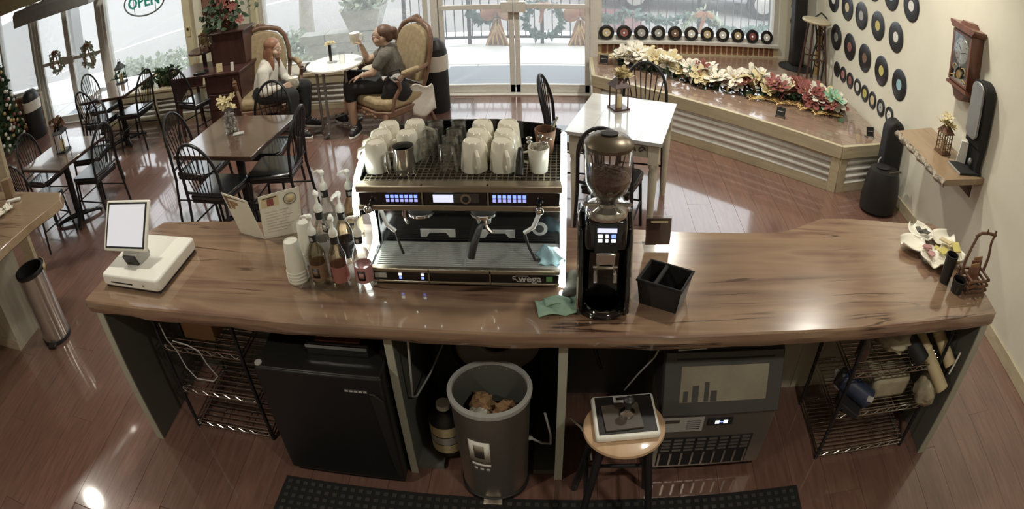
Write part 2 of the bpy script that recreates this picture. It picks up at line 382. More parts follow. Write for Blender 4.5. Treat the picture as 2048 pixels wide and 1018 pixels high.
M['neon'] = mk('unlit_neon_tube', C(92, 98, 96), .35, var=.1)
M['neong'] = mk('green_neon_tube', C(34, 98, 82), .3, emit=(.06, .45, .34, 1), estr=.25)
M['counter'] = slabwood('counter_slab', [(.33, C(80, 58, 48)), (.43, C(121, 97, 78)), (.5, C(140, 114, 91)), (.57, C(110, 82, 68)), (.66, C(154, 130, 103))], 1.3, .22, 1.0, .06, cior=1.75)
M['shelfwood'] = slabwood('shelf_slab', [(.3, C(124, 98, 76)), (.5, C(150, 126, 98)), (.7, C(128, 102, 78))], 1.3, .35, .3, .1, axis=1)
M['barslab'] = slabwood('bar_slab', [(.3, C(108, 86, 68)), (.5, C(144, 122, 96)), (.7, C(112, 86, 68))], 1.3, .3, .5, .1)
M['bark2'] = mk('bark_edge', C(150, 140, 124), .9, var=.5, scale=45, bump=1.0)
# ================================================================== the room
WX0, WY0, WY1, CH = -10.2, -1.2, 7.25, 3.2
def wallx(y): return 3.262 - .0297 * y
fl = struct(MB().box(WX0, 3.6, WY0, 7.9, -.12, -.006).build('floor', M['subfloor']))
PM = MB().prism([(-.098, -1.148), (.098, -1.148), (.098, 1.148), (-.098, 1.148)], -.006, -.002)
PM = MB(); PM.hexa([(-.0997, -1.1497, -.012), (.0997, -1.1497, -.012), (.0997, 1.1497, -.012), (-.0997, 1.1497, -.012)],
                   [(-.0991, -1.149, 0), (.0991, -1.149, 0), (.0991, 1.149, 0), (-.0991, 1.149, 0)])
pmesh = PM.mesh('plank', M['plank'], 0)
col = 0; x = -9.1
while x < 3.32:
    y = .45 + (col * .83 % 2.3) - 1.3
    while y < 7.4:
        y0, y1 = max(y, .3), min(y + 2.3, 7.35)
        if y1 - y0 > .25 and (y1 > 1.0):
            o = bpy.data.objects.new('plank', pmesh); COL.objects.link(o); o.parent = fl
            o.location = (x, (y0 + y1) / 2, random.uniform(0, .0012)); o.scale = (1, (y1 - y0) / 2.3, 1)
        y += 2.3
    x += .2; col += 1
struct(MB().box(WX0, 3.9, WY0, 7.95, CH, CH + .15).build('ceiling', M['ceil']))
struct(MB().box(WX0 - .2, WX0, WY0, 7.45, 0, CH).build('wall_left', M['wallback']))
struct(MB().box(WX0 - .2, 3.7, WY0 - .2, WY0, 0, CH).build('wall_back', M['wallback']))
yb = 7.66
wr = struct(MB().prism([(wallx(WY0), WY0), (wallx(WY0) + .2, WY0), (wallx(yb) + .2, yb + .1), (wallx(yb), yb)], 0, CH).build('wall_right', M['wall']))
struct(MB().prism([(wallx(-1) - .015, -1), (wallx(-1) + .01, -1), (wallx(5.0) + .01, 5.0), (wallx(5.0) - .015, 5.0)], 0, .105).build('baseboard_right', M['pale'], bevel=.004))
wf = MB()
wf.box(WX0, .38, 7.25, 7.45, 2.46, CH)                     # header over doors and windows
wf.box(-4.62, -3.7, 7.25, 7.45, 0, 2.46)                   # pier with picture
wf.box(WX0, -8.16, 7.25, 7.45, 0, .62)                     # low wall under far window
wf.box(-6.34, -4.62, 7.25, 7.45, 0, .43); wf.box(-3.7, -1.50, 7.25, 7.45, 0, .40)
A0, A1 = Vector((.42, 7.26)), Vector((2.60, 7.58)); dv = (A1 - A0).normalized(); nv = Vector((-dv.y, dv.x))
def along(s, d=0): q = A0 + dv * s + nv * d; return (q.x, q.y)
LW = (A1 - A0).length
wf.prism([along(-.06), along(LW + .6), along(LW + .6, .2), along(-.06, .2)], 2.46, CH)
wf.prism([along(LW + .06), along(LW + .62), along(LW + .62, .2), along(LW + .06, .2)], 0, 2.46)
wf.prism([along(-.06, .03), along(LW + .06, .03), along(LW + .06, .2), along(-.06, .2)], 0, .45)
struct(wf.build('wall_front', M['wall'], smooth=0))
struct(MB().box(-4.74, -4.62, 7.2, 7.4, 0, 2.46).box(-3.70, -3.62, 7.2, 7.4, 0, 2.46).build('trim_1', M['cream'], bevel=.005))

def window(name, x0, x1, z0, z1, posts, mat='alu'):
    f = MB(); f.box(x0, x1, 7.30, 7.38, z0, z0 + .05); f.box(x0, x1, 7.30, 7.38, z1 - .06, z1)
    for px in [x0 + .03] + posts + [x1 - .03]: f.box(px - .03, px + .03, 7.28, 7.40, z0, z1)
    w = struct(f.build(name, M[mat], bevel=.004))
    ed = [x0 + .03] + posts + [x1 - .03]
    for a, b in zip(ed, ed[1:]): MB().box(a + .03, b - .03, 7.336, 7.342, z0 + .05, z1 - .06).build('pane', M['pane'], w, smooth=0)
    return w
w1 = window('window_1', WX0, -8.16, .62, 2.46, [-9.2])
bm_ = MB().box(-.105, .105, 0, .05, -.032, .032).mesh('brick', M['brick'], 0)
for i in range(8):
    for j in range(8):
        o = bpy.data.objects.new('brick', bm_); COL.objects.link(o); o.parent = w1
        o.location = (-9.95 + i * .225 + (j % 2) * .11, 7.21, .06 + j * .072)
w2 = window('window_2', -6.34, -4.74, .43, 2.46, [])
w3 = window('window_3', -3.62, -1.50, .40, 2.46, [])
MB().box(-3.62, -1.5, 7.12, 7.32, .38, .41).build('sill', M['white'], w3, bevel=.004)

def glass_door(name, x0, x1, y):
    xm = (x0 + x1) / 2
    f = MB().box(x0 - .05, x0 + .03, y, y + .11, 0, 2.46).box(x1 - .03, x1 + .05, y, y + .11, 0, 2.46).box(x0, x1, y, y + .11, 2.14, 2.24).box(x0, x1, y - .05, y + .15, 0, .018)
    d = struct(f.build(name, M['alu'], bevel=.004))
    MB().box(x0 + .03, x1 - .03, y + .05, y + .056, 2.24, 2.46).build('pane', M['pane'], d, smooth=0)
    for a, b, h in ((x0 + .035, xm - .004, 1), (xm + .004, x1 - .035, -1)):
        g = MB().box(a, a + .055, y + .02, y + .07, .02, 2.13).box(b - .055, b, y + .02, y + .07, .02, 2.13).box(a, b, y + .02, y + .07, .02, .115).box(a, b, y + .02, y + .07, 2.05, 2.13)
        lf = g.build('door_leaf', M['alu'], d, bevel=.004)
        MB().box(a + .055, b - .055, y + .04, y + .046, .115, 2.05).build('pane', M['pane'], lf, smooth=0)
        pb = MB().box(a + .05, b - .05, y - .025, y - .005, 1.02, 1.075).box(a + .05, a + .1, y - .02, y + .025, 1.025, 1.07).box(b - .1, b - .05, y - .02, y + .025, 1.025, 1.07)
        e = (b - .13, b) if h > 0 else (a, a + .13)
        pb.box(e[0], e[1], y - .035, y + .02, .98, 1.10)
        pb.build('push_bar', M['alu'], lf, bevel=.003)
    return d
glass_door('door_1', -8.08, -6.42, 7.29)
glass_door('door_2', -1.40, .33, 7.17)

# angled window with brick sill behind the stage
f = MB()
f.prism([along(-.06, .02), along(LW + .06, .02), along(LW + .06, .14), along(-.06, .14)], .64, .69)
f.prism([along(-.06, .05), along(LW + .06, .05), along(LW + .06, .11), along(-.06, .11)], 2.40, 2.46)
for q in (-.03, LW + .03): f.prism([along(q - .045, .02), along(q + .045, .02), along(q + .045, .14), along(q - .045, .14)], .45, 2.46)
w4 = struct(f.build('window_4', M['alu'], bevel=.004))
MB().prism([along(0, .078), along(LW, .078), along(LW, .084), along(0, .084)], .69, 2.40).build('pane', M['pane'], w4, smooth=0)
MB().prism([along(-.05, -.06), along(LW + .05, -.06), along(LW + .05, .05), along(-.05, .05)], .60, .64).build('sill', M['alu'], w4, bevel=.004)
MB().prism([along(-.06, .0), along(LW + .06, .0), along(LW + .06, .03), along(-.06, .03)], .44, .60).build('mortar_bed', M['mortar'], w4)
bm2 = MB().box(-.0265, .0265, -.004, .01, -.052, .052).mesh('brick', M['brick'], 0)
nb = 30
for i in range(nb):
    o = bpy.data.objects.new('brick', bm2); COL.objects.link(o); o.parent = w4
    q = along((i + .5) * LW / nb, -.002); o.location = (q[0], q[1], .535); o.rotation_euler = (0, 0, atan2(dv.y, dv.x))
MB().prism([along(-.06, -.02), along(LW + .06, -.02), along(LW + .06, .02), along(-.06, .02)], .425, .478).build('sill_ledge', M['pale'], w4)

# soffit and air curtain over the left entrance
struct(MB().box(WX0, -6.9, 6.95, 7.2, 2.17, 2.46).build('trim_2', M['cream']))
ac = thing('air_curtain', 'long grey box of an air curtain with slotted end above the glass entrance', 'air curtain', (-6.95, 6.78, 1.90))
MB().slab([(-.16, 0), (.14, 0), (.16, .05), (.16, .22), (-.10, .26), (-.16, .2)], 'x', -.92, .95).build('casing', M['mist'], ac, bevel=.01)
for xx in (-.7, .7): MB().box(xx - .03, xx + .03, .12, .466, .18, .22).box(xx - .03, xx + .03, .44, .466, .18, .60).build('wall_bracket', M['mist'], ac)
MB().box(-.8, .85, -.06, .04, -.006, .004).build('outlet_slot', M['blackm'], ac)
for k in range(4): MB().box(-.932, -.918, -.12 + k * .055, -.095 + k * .055, .03, .18).build('end_slot', M['cream'], ac)

# ceiling lamps (out of the frame, they light the room)
for i, (lx, ly, share) in enumerate(LAMP_SPOTS):
    t = thing('ceiling_lamp', 'round white rimmed ceiling downlight ' + ['above the timber bar', 'between bar and brown table', 'above the farm table chairs', 'above the window table', 'above the round white table', 'above the left stage end', 'above the wall shelf', 'behind the counter, till side', 'behind the counter, ice machine side'][i], 'lamp', (lx, ly, CH), 0, 'ceiling downlights')
    MB().shell([(.09, 0), (.115, 0), (.115, -.02), (.09, -.02)], 20).build('rim', M['white'], t)
    MB().lathe([(.0, -.008), (.09, -.008), (.09, -.002), (0, -.002)], 20).build('diffuser', M['lampw'], t)
    la = bpy.data.lights.new('downlight', 'AREA'); la.shape = 'DISK'; la.size = .18; la.energy = LAMP_POWER * share; la.color = LAMP_COLOR; la.spread = R(150)
    lo = bpy.data.objects.new('downlight', la); COL.objects.link(lo); lo.location = (lx, ly, CH - .03)

# ================================================================== outside
gr = struct(MB().box(-40, 40, 7.45, 45, -.3, -.12).build('ground', M['street'], smooth=0))
sw = struct(MB().box(-14, 8, 7.45, 10.2, -.2, -.035).build('sidewalk', M['concrete'], smooth=0))
pv = MB(); pv.hexa([(-.733, -.443, -.03), (.733, -.443, -.03), (.733, .443, -.03), (-.733, .443, -.03)], [(-.728, -.438, 0), (.728, -.438, 0), (.728, .438, 0), (-.728, .438, 0)])
pvm = pv.mesh('paver', M['concrete'], 0)
for i in range(13):
    for j in range(3):
        o = bpy.data.objects.new('paver', pvm); COL.objects.link(o); o.parent = sw
        o.location = (-12.2 + i * 1.48 + (j % 2) * .5, 7.95 + j * .9, -.012)
tag(MB().box(-1.45, .35, 7.48, 8.28, -.012, .004).build('doormat', M['matgrey'], bevel=.004), 'pale blue grey mat on the pavement outside the middle glass doors', 'doormat')
tag(MB().box(-8.0, -6.5, 7.5, 8.2, -.012, .004).build('doormat', M['matgrey'], bevel=.004), 'pale grey mat outside the left glass entrance', 'doormat')
RY = 9.45
rl = thing('railing', 'black iron railing with thin upright bars along the pavement edge', 'railing', (0, RY, 0))
MB().box(-2.3, 4.4, -.02, .02, .07, .105).build('bottom_rail', M['iron'], rl)
MB().box(-2.3, 4.4, -.025, .025, 1.05, 1.09).build('top_rail', M['iron'], rl)
for px in (-2.3, -1.35, -.3, .86, 2.0, 3.15, 4.4): MB().box(px - .025, px + .025, -.025, .025, -.04, 1.15).build('post', M['iron'], rl)
bmh = MB().cyl((0, 0, .09), (0, 0, 1.06), .008, n=6).mesh('baluster', M['iron'])
for i in range(52):
    o = bpy.data.objects.new('baluster', bmh); COL.objects.link(o); o.parent = rl; o.location = (-2.2 + i * .128, 0, 0)
def tufts(mb, pts, r, n, size, rng):
    for _ in range(n):
        i = rng.randrange(len(pts)); c = Vector(pts[i]) + Vector((rng.gauss(0, r), rng.gauss(0, r), rng.gauss(0, r)))
        d = Vector((rng.gauss(0, 1), rng.gauss(0, 1), rng.gauss(0, 1))).normalized() * size * rng.uniform(.6, 1.4)
        w = d.orthogonal().normalized() * size * .28
        mb.add([c - w, c + d * .5 - w * 1.2, c + d, c + d * .5 + w * 1.2, c + w], [(0, 1, 2, 3, 4)])
    return mb
rg = random.Random(3)
for k, (x0, x1, zz) in enumerate([(-1.32, -.95, .46), (.45, .85, .46), (.9, 1.9, .50), (2.05, 3.1, .42), (3.2, 4.3, .42)]):
    pts = [(x0 + (x1 - x0) * t / 20, RY - .05, zz - .12 * sin(pi * t / 20) + .02) for t in range(21)]
    mb = MB().tube(pts, .012, 6); tufts(mb, pts, .025, 150, .09, rg)
    tag(mb.build('garland', M['leaft'], smooth=0), ['short bluish green garland on the railing beside the left red bow', 'short bluish green garland right of the second door leaf', 'bluish green garland swag on the railing left of the dark car', 'bluish green garland swag on the railing in front of the wreath', 'bluish green garland at the far right end of the railing'][k], 'garland')
def wreath(nm, x, y, z, r, label, bow=True, mt='leaft'):
    t = thing(nm, label, 'wreath', (x, y, z))
    pts = [(r*cos(a), 0, r*sin(a)) for a in [2*pi*k/28 for k in range(28)]]
    mb = MB().tube(pts, .02, 6, closed=True); tufts(mb, pts, r*.12, 260, r*.3, rg); mb.build('greenery', M[mt], t, smooth=0)
    if bow:
        b = MB()
        for s_ in (-1, 1): b.ball((s_*r*.28, -.05, r*.95), (r*.3, .03, r*.17), 10, 6, rot=(0, s_*.5, 0))
        b.ball((0, -.06, r*.95), r*.1, 8, 6); b.hexa([(-.03, -.05, r*.9), (.03, -.05, r*.9), (.03, -.04, r*.9), (-.03, -.04, r*.9)], [(-r*.3, -.05, -r*.1), (-r*.14, -.05, -r*.16), (-r*.14, -.04, -r*.16), (-r*.3, -.04, -r*.1)])
        b.build('bow', M['redgold'], t)
    return t
wreath('wreath', -.27, RY - .07, .36, .25, 'green wreath with red bow on the railing behind the right door leaf')
wreath('wreath', 2.05, RY - .09, .30, .27, 'dark green wreath on the railing beyond the record window', mt='hedge')
def big_bow(x, z, label, s=1.0):
    t = thing('ribbon_bow', label, 'bow', (x, RY - .09, z))
    b = MB()
    for q in (-1, 1): b.ball((q*.10*s, 0, .05*s), (.12*s, .05, .10*s), 12, 8, rot=(0, q*.6, 0))
    b.build('loops', M['redgold'], t)
    tl = MB()
    for q in (-1.2, -.5, .3, 1.0):
        tl.grid(lambda u, v, q=q: (q*.10*s*u + (v - .5)*.075*s, -.03 + .03*sin(9*u + q), -.02 - .36*s*u), 8, 2)
    tl.build('tails', M['redgold'], t, thick=.004)
    g = MB()
    for q in range(5): g.tube([(.06*s*(q-2)*u/5 + .015*sin(u + q), -.05, -.02 - .07*s*u) for u in range(6)], .012, 6)
    g.build('gold_cord', M['gold'], t)
big_bow(-.93, .42, 'large red and gold ribbon bow on the railing behind the left door leaf', 1.15)
big_bow(.24, .40, 'large red and gold ribbon bow behind the right edge of the right door leaf', 1.15)
# parked cars and a low maroon planter
def car(x, y, rz, mat, label):
    t = thing('parked_car', label, 'car', (x, y, -.12), rz)
    b = MB().slab([(-2.1, .3), (2.1, .3), (2.15, .75), (1.2, .9), (-1.9, .95), (-2.15, .7)], 'y', -.85, .85); b.build('body', M[mat], t, bevel=.05)
    MB().slab([(-1.7, .92), (1.15, .88), (.5, 1.42), (-1.2, 1.42)], 'y', -.75, .75).build('cabin', M['carglass'], t, bevel=.05)
    for sx in (-1.3, 1.3):
        for sy in (-.8, .8):
            wb = MB().cyl((sx, sy - .1, .33), (sx, sy + .1, .33), .33, n=24).build('wheel', M['rubber'], t, bevel=.03)
            MB().cyl((sx, sy - .115, .33), (sx, sy + .115, .33), .19, n=16).build('hub', M['steel'], wb)
car(2.6, 13.2, .05, 'car', 'dark grey car parked beyond the railing outside the record window')
car(-1.2, 15.2, .02, 'maroon', 'maroon car parked beyond the railing outside the middle doors')
pl = thing('planter_trough', 'low maroon trough standing on the street behind the railing', 'planter', (.95, 10.35, -.12))
MB().slab([(-.26, 0), (.26, 0), (.3, .24), (-.3, .24)], 'y', -.4, 1.0).build('trough', M['maroon'], pl, bevel=.01); MB().box(-.25, .25, -.34, .34, .2, .225).build('soil', M['fbrown'], pl)
# planting outside the front window
wb = thing('stone_wall', 'low grey stone block wall outside the front window', 'stone wall', (-2.95, 9.0, -.04))
bl = MB().box(-.193, .193, -.14, .14, 0, .145).mesh('block', M['stone'], 0)
for j in range(3):
    for i in range(4):
        o = bpy.data.objects.new('block', bl); COL.objects.link(o); o.parent = wb; o.location = (-.62 + i*.4 + (j % 2)*.1, random.uniform(-.01, .01), j*.15)
pp = thing('concrete_planter', 'square tapered grey concrete planter with bushy plant on the stone wall', 'planter', (-2.78, 9.02, .42))
MB().hexa([(-.2, -.17, 0), (.2, -.17, 0), (.2, .17, 0), (-.2, .17, 0)], [(-.3, -.22, .32), (.3, -.22, .32), (.3, .22, .32), (-.3, .22, .32)]).build('pot', M['stone'], pp, bevel=.01)
mb = MB(); rg = random.Random(5); tufts(mb, [(rg.uniform(-.25, .25), rg.uniform(-.2, .2), rg.uniform(.3, .62)) for _ in range(60)], .05, 600, .085, rg); mb.build('foliage', M['hedge'], pp, smooth=0)
tt = thing('tree', 'slim pale tree trunk rising from the planting outside the front window', 'tree', (-4.35, 10.6, -.12))
MB().tube([(0, 0, 0), (.03, 0, .8), (-.02, .02, 1.7), (.02, 0, 3.2)], [.15, .12, .11, .1], 10).build('trunk', M['bark'], tt)
mb = MB(); tufts(mb, [(rg.gauss(0, .8), rg.gauss(0, .8), rg.uniform(2.9, 4.2)) for _ in range(200)], .2, 900, .22, rg); mb.build('crown', M['hedge'], tt, smooth=0)
for k, (hx, hy, hw, hh) in enumerate([(-4.35, 9.15, .55, .36), (-3.95, 8.3, .45, .22), (-6.9, 9.5, 1.0, .22), (-5.75, 8.4, .7, .18)]):
    mb = MB(); tufts(mb, [(hx + rg.uniform(-hw, hw), hy + rg.uniform(-.3, .3), rg.uniform(0, hh)) for _ in range(160)], .05, 1100, .075, rg)
    tag(mb.build('shrub', M['hedge'], smooth=0), ['pale green shrub bed beside the tree outside the front window', 'low green shrub just outside the front window corner', 'wide greyish ground cover bed outside the open sign window', 'small pale plants beside the pavement outside the open sign window'][k], 'shrub')
tag(MB().box(-8.72, -8.42, 8.7, 9.0, -.05, 3.0).build('porch_post', M['mist'], bevel=.02), 'square grey porch post outside the left glass entrance', 'post')
tag(MB().prism([(-12, 11.2), (-11.8, 11.2), (-5.1, 16.2), (-5.4, 16.3)], -.12, -.105).build('kerb_line', M['lwhite'], smooth=0), 'white kerb line crossing the bright street', 'kerb')
# ================================================================== the serving counter
HC = .99
ct = thing('serving_counter', 'long live edge timber serving counter on grey panels, shelves and appliances underneath', 'counter', (0, 0, 0))
rg = random.Random(11)
back = [(-2.16, 2.655), (-1.9, 2.672), (-1.67, 2.677), (-1.25, 2.667), (-.6, 2.664), (-.014, 2.66), (.33, 2.65), (.542, 2.632), (.84, 2.628), (1.05, 2.638), (1.15, 2.675), (1.23, 2.722), (1.336, 2.775), (1.528, 2.78), (1.70, 2.765), (1.863, 2.745), (2.11, 2.744), (2.15, 2.68)]
right = [(2.155, 2.3), (2.155, 2.05), (2.145, 1.915)]
front = [(2.12, 1.895), (1.64, 1.888), (1.32, 1.882), (1.0, 1.885), (.79, 1.888), (.44, 1.88), (.14, 1.89), (-.15, 1.89), (-.54, 1.898), (-.8, 1.9), (-1.1, 1.893), (-1.37, 1.9), (-1.6, 1.897), (-1.86, 1.888), (-2.06, 1.889), (-2.26, 1.885)]
left = [(-2.285, 1.9), (-2.268, 2.07), (-2.28, 2.36), (-2.25, 2.5)]
def dens(P):
    out = []
    for i, a in enumerate(P):
        b = P[(i + 1) % len(P)]; n = max(1, int(sqrt((a[0]-b[0])**2 + (a[1]-b[1])**2) / .09))
        for k in range(n): out.append((a[0] + (b[0]-a[0])*k/n, a[1] + (b[1]-a[1])*k/n))
    return out
P = dens(back + right + front + left); cx_ = sum(x for x, _ in P)/len(P); cy_ = sum(y for _, y in P)/len(P)
n = len(P); vs = []
def off(i, d):
    a = Vector(P[i-1]); b = Vector(P[(i+1) % n]); t = (b - a).normalized(); return Vector(P[i]) + Vector((-t.y, t.x)) * d
for z, d0 in ((HC, .010), (HC - .006, .002), (HC - .03, -.003), (HC - .055, .004), (HC - .072, .012)):
    for i in range(n):
        bk = P[i][1] > 2.55
        q = off(i, -d0 - (rg.uniform(-.004, .004) if z < HC - .01 else 0) - (.012 * (z < HC - .01) * -1 if bk else 0)); vs.append((q.x, q.y, z + (rg.uniform(-.004, .004) if z < HC - .05 else 0)))
fs = [tuple(range(n - 1, -1, -1)), tuple(range(4*n, 5*n))]
for k in range(4):
    for i in range(n): fs.append((k*n + i, k*n + (i+1) % n, (k+1)*n + (i+1) % n, (k+1)*n + i))
MB().add(vs, fs).build('slab_top', M['counter'], ct, smooth=35)
def leg_panel(x0, x1, y0, y1, name='side_panel'):
    e = MB().box(x0, x1, y0, y1, 0, .918).build(name, M['panelgrey'], ct)
    MB().box(x0 - .002, x1 + .002, y0 - .008, y0, 0, .918).build('edge_strip', M['paneledge'], e)
leg_panel(-2.225, -2.18, 1.91, 2.60); leg_panel(2.06, 2.105, 1.915, 2.62)
leg_panel(-.695, -.665, 1.97, 2.60, 'divider_panel'); leg_panel(-.005, .027, 1.97, 2.60, 'divider_panel')
MB().box(-.665, -.54, 2.0, 2.6, 0, .03).build('base_board', M['panelgrey'], ct); MB().box(-.11, -.005, 2.0, 2.6, 0, .03).build('base_board', M['panelgrey'], ct)
MB().box(-2.18, -.695, 2.58, 2.60, 0, .918).build('back_panel', M['panelgrey'], ct)
MB().box(-.665, 1.18, 2.58, 2.60, 0, .918).build('back_panel', M['dgrey'], ct)
bb = MB().box(-.072, .072, 2.565, 2.60, 0, .918).mesh('back_board', M['backpanel'], 0)
for k in range(6):
    o = bpy.data.objects.new('back_board', bb); COL.objects.link(o); o.parent = ct; o.location = (1.26 + k*.148, 0, 0)
MB().box(1.15, 2.06, 2.03, 2.07, .86, .918).build('apron_rail', M['panelgrey'], ct)

tag(MB().prism([(-1.36, 1.2), (1.22, 1.2), (1.22, 1.83), (-1.33, 1.83)], 0, .012).build('floor_mat', M['rubber'], bevel=.004), 'black perforated rubber mat on the floor in front of the counter', 'mat')
rgm = random.Random(2)
# the mat's raised dimples, too small to count
dm = MB()
for i in range(60):
    for j in range(13): dm.box(-1.31 + i*.042, -1.287 + i*.042, 1.23 + j*.046, 1.252 + j*.046, .012, .016)
o = dm.build('dimples', M['dgrey'], bpy.data.objects['floor_mat'], smooth=0); o['kind'] = 'stuff'

# ---- mini fridge
t = thing('mini_fridge', 'black compact fridge under the counter left of the steel bin', 'fridge', (-1.0, 0, 0))
MB().box(-.29, .29, 1.93, 2.5, .03, .735).build('body', M['fridge'], t, bevel=.01)
d = MB().box(-.295, .295, 1.865, 1.925, .05, .745).build('door', M['fridge'], t, bevel=.012)
MB().box(-.29, .29, 1.87, 2.5, .735, .75).build('top_cover', M['bplastic'], t, bevel=.006)
MB().box(-.28, .28, 1.9, 2.4, 0, .05).build('plinth', M['blackm'], t)
MB().slab([(.268, .1), (.29, .1), (.29, .62), (.25, .66), (.23, .66)], 'y', 1.855, 1.87).build('handle', M['bplastic'], d, bevel=.004)
bg_ = MB().box(.12, .225, 1.861, 1.866, .658, .673).build('badge', M['dgrey'], d)
for k in range(5): MB().box(.124 + k*.0205, .139 + k*.0205, 1.8595, 1.861, .661, .670).build('badge_stroke', M['lgrey'], bg_)
MB().cyl((-.275, 1.89, .745), (-.275, 1.89, .755), .018, n=12).build('hinge_cap', M['lgrey'], t)
t = thing('metal_tray', 'dark box with a bright steel front edge lying on top of the black fridge', 'tray', (-.92, 0, .75))
MB().box(-.14, .14, 1.98, 2.3, 0, .06).build('box', M['bplastic'], t, bevel=.005); MB().box(-.14, .14, 1.972, 1.98, .045, .062).build('steel_edge', M['chrome'], t)
MB().box(-.1, .1, 2.0, 2.25, .06, .068).build('leather_lid', M['clockwood'], t)

# ---- wire shelving
def rack(name, label, x0, x1, y0, y1, zs, H, loc, nw=16):
    t = thing(name, label, 'shelving', loc)
    post = MB().cyl((0, 0, .0), (0, 0, H), .011, n=8)
    for k in range(int(H / .03)): post.cyl((0, 0, .02 + k*.03), (0, 0, .023 + k*.03), .0125, n=8)
    pm = post.mesh('post', M['black'])
    for px in (x0, x1):
        for py in (y0, y1):
            o = bpy.data.objects.new('post', pm); COL.objects.link(o); o.parent = t; o.location = (px, py, 0)
    for z in zs:
        s = MB()
        for yy in (y0, y1):
            s.tube([(x0, yy, z), (x1, yy, z)], .004, 6); s.tube([(x0, yy, z - .03), (x1, yy, z - .03)], .004, 6)
            k = int((x1 - x0) / .035); s.tube([(x0 + (x1-x0)*i/k, yy, z - .03*(i % 2)) for i in range(k + 1)], .003, 5)
        for xx in (x0, x1): s.tube([(xx, y0, z), (xx, y1, z)], .004, 6); s.tube([(xx, y0, z - .03), (xx, y1, z - .03)], .004, 6)
        sh = s.build('shelf_frame', M['chrome'], t)
        wm = MB().tube([(x0, 0, 0), (x1, 0, 0)], .0032, 6).mesh('wire', M['chrome'])
        for i in range(nw):
            o = bpy.data.objects.new('wire', wm); COL.objects.link(o); o.parent = sh; o.location = (0, y0 + (y1-y0)*(i + .5)/nw, z + .003)
        for xx in (x0 + (x1-x0)*.33, x0 + (x1-x0)*.67): MB().tube([(xx, y0, z - .004), (xx, y1, z - .004)], .0035, 6).build('cross_wire', M['chrome'], sh)
    return t
rack('wire_shelving', 'chrome wire shelf rack under the left end of the counter', -1.985, -1.485, 2.07, 2.54, (.05, .31, .61), .80, (0, 0, 0), 12)
rack('wire_shelving', 'chrome wire shelf rack under the right end, full of bags and rolls', 1.37, 1.945, 2.0, 2.42, (.05, .34, .62), .86, (0, 0, 0), 15)
tag(MB().box(-1.86, -1.66, 2.14, 2.4, .615, .735).build('cardboard_box', M['tan'], bevel=.004), 'small brown cardboard box on the top wire shelf under the counter', 'box')
tag(MB().slab([(-1.95, .615), (-1.88, .615), (-1.88, .72), (-1.95, .69)], 'y', 2.15, 2.4).build('adapter_box', M['bplastic'], bevel=.006), 'small dark box at the left end of the top wire shelf', 'box')
tag(MB().tube([(-1.90, 2.02, .80), (-1.89, 2.02, .70), (-1.86, 2.03, .62), (-1.85, 2.04, .5), (-1.80, 2.03, .44), (-1.70, 2.04, .43), (-1.66, 2.04, .47), (-1.69, 2.03, .56), (-1.71, 2.03, .64), (-1.78, 2.04, .66), (-1.88, 2.05, .665)], .0035, 6).build('power_cord', M['lgrey']), 'looped cream cord hanging in front of the left wire shelf', 'cord')

# ---- steel pedal bin, kettle dome, jug under the middle
def steel_bin(name, label, loc, r0, r1, h, mat, lip='lgrey', inner='bplastic'):
    t = thing(name, label, 'bin', loc)
    MB().shell([(r0, .03), (r1, h), (r1 - .006, h), (r0 - .006, .036)], 40).build('body', M[mat], t)
    MB().lathe([(0, .034), (r0 - .004, .034)], 32).build('bottom', M[inner], t)
    MB().shell([(r1 + .006, h - .018), (r1 + .008, h + .006), (r1 - .012, h + .010), (r1 - .014, h - .02)], 40).build('rim', M[lip], t)
    MB().lathe([(r0 + .004, 0), (r0 + .008, .004), (r0 + .008, .03), (r0, .034), (0, .034)], 40).build('base_ring', M['bplastic'], t)
    return t
t = steel_bin('pedal_bin', 'open stainless steel pedal bin with a paper label under the counter', (-.285, 1.965, 0), .15, .168, .63, 'steeld')
MB().shell([(.160, .625), (.157, .3), (.151, .3), (.154, .625)], 32).build('inner_bucket', M['panelgrey'], t)
MB().lathe([(0, .40), (.155, .40)], 32).build('bucket_floor', M['blackm'], t)
lb = t
def wrap(mb_name, mat, a0, a1, z0, z1, rr, par, d=.0015):
    MB().grid(lambda u, v: ((rr(z0 + (z1-z0)*v) + d)*cos(a0 + (a1-a0)*u), (rr(z0 + (z1-z0)*v) + d)*sin(a0 + (a1-a0)*u), z0 + (z1-z0)*v), 10, 1).build(mb_name, M[mat], par, thick=.001)
rr = lambda z: .15 + .018*(z - .03)/.6
wrap('paper_label', 'lwhite', R(-122), R(-88), .32, .46, rr, t); wrap('label_window', 'steeld', R(-113), R(-97), .345, .435, rr, t, .003); wrap('label_strip', 'lwhite', R(-119), R(-88), .285, .303, rr, t)
for a in (-116, -106, -96): wrap('small_sticker', 'lgrey', R(a), R(a + 6), .25, .272, rr, t)
MB().obox((0, -.155, .018), (.09, .06, .016)).build('pedal', M['steeld'], t, bevel=.004)
for k, (x, y, z, r_) in enumerate([(-.34, 1.93, .40, .045), (-.25, 1.90, .40, .055), (-.22, 1.98, .40, .05), (-.33, 2.02, .40, .05)]):
    q = MB().ball((x, y, .475), (r_*1.15, r_*1.15, r_), 14, 9); rr_ = random.Random(k)
    q.v = [tuple(Vector(v) + Vector((rr_.uniform(-1, 1), rr_.uniform(-1, 1), rr_.uniform(-.5, .5)))*.017) for v in q.v]
    q.v = [(v[0], v[1], max(v[2], .402)) for v in q.v]
    tag(q.build('crumpled_paper', M['tan'] if k else M['paper'], smooth=20), ['crumpled pale paper at the left inside the pedal bin', 'crumpled brown paper at the front inside the pedal bin', 'crumpled brown paper at the right inside the pedal bin', 'crumpled brown paper at the back inside the pedal bin'][k], 'paper')
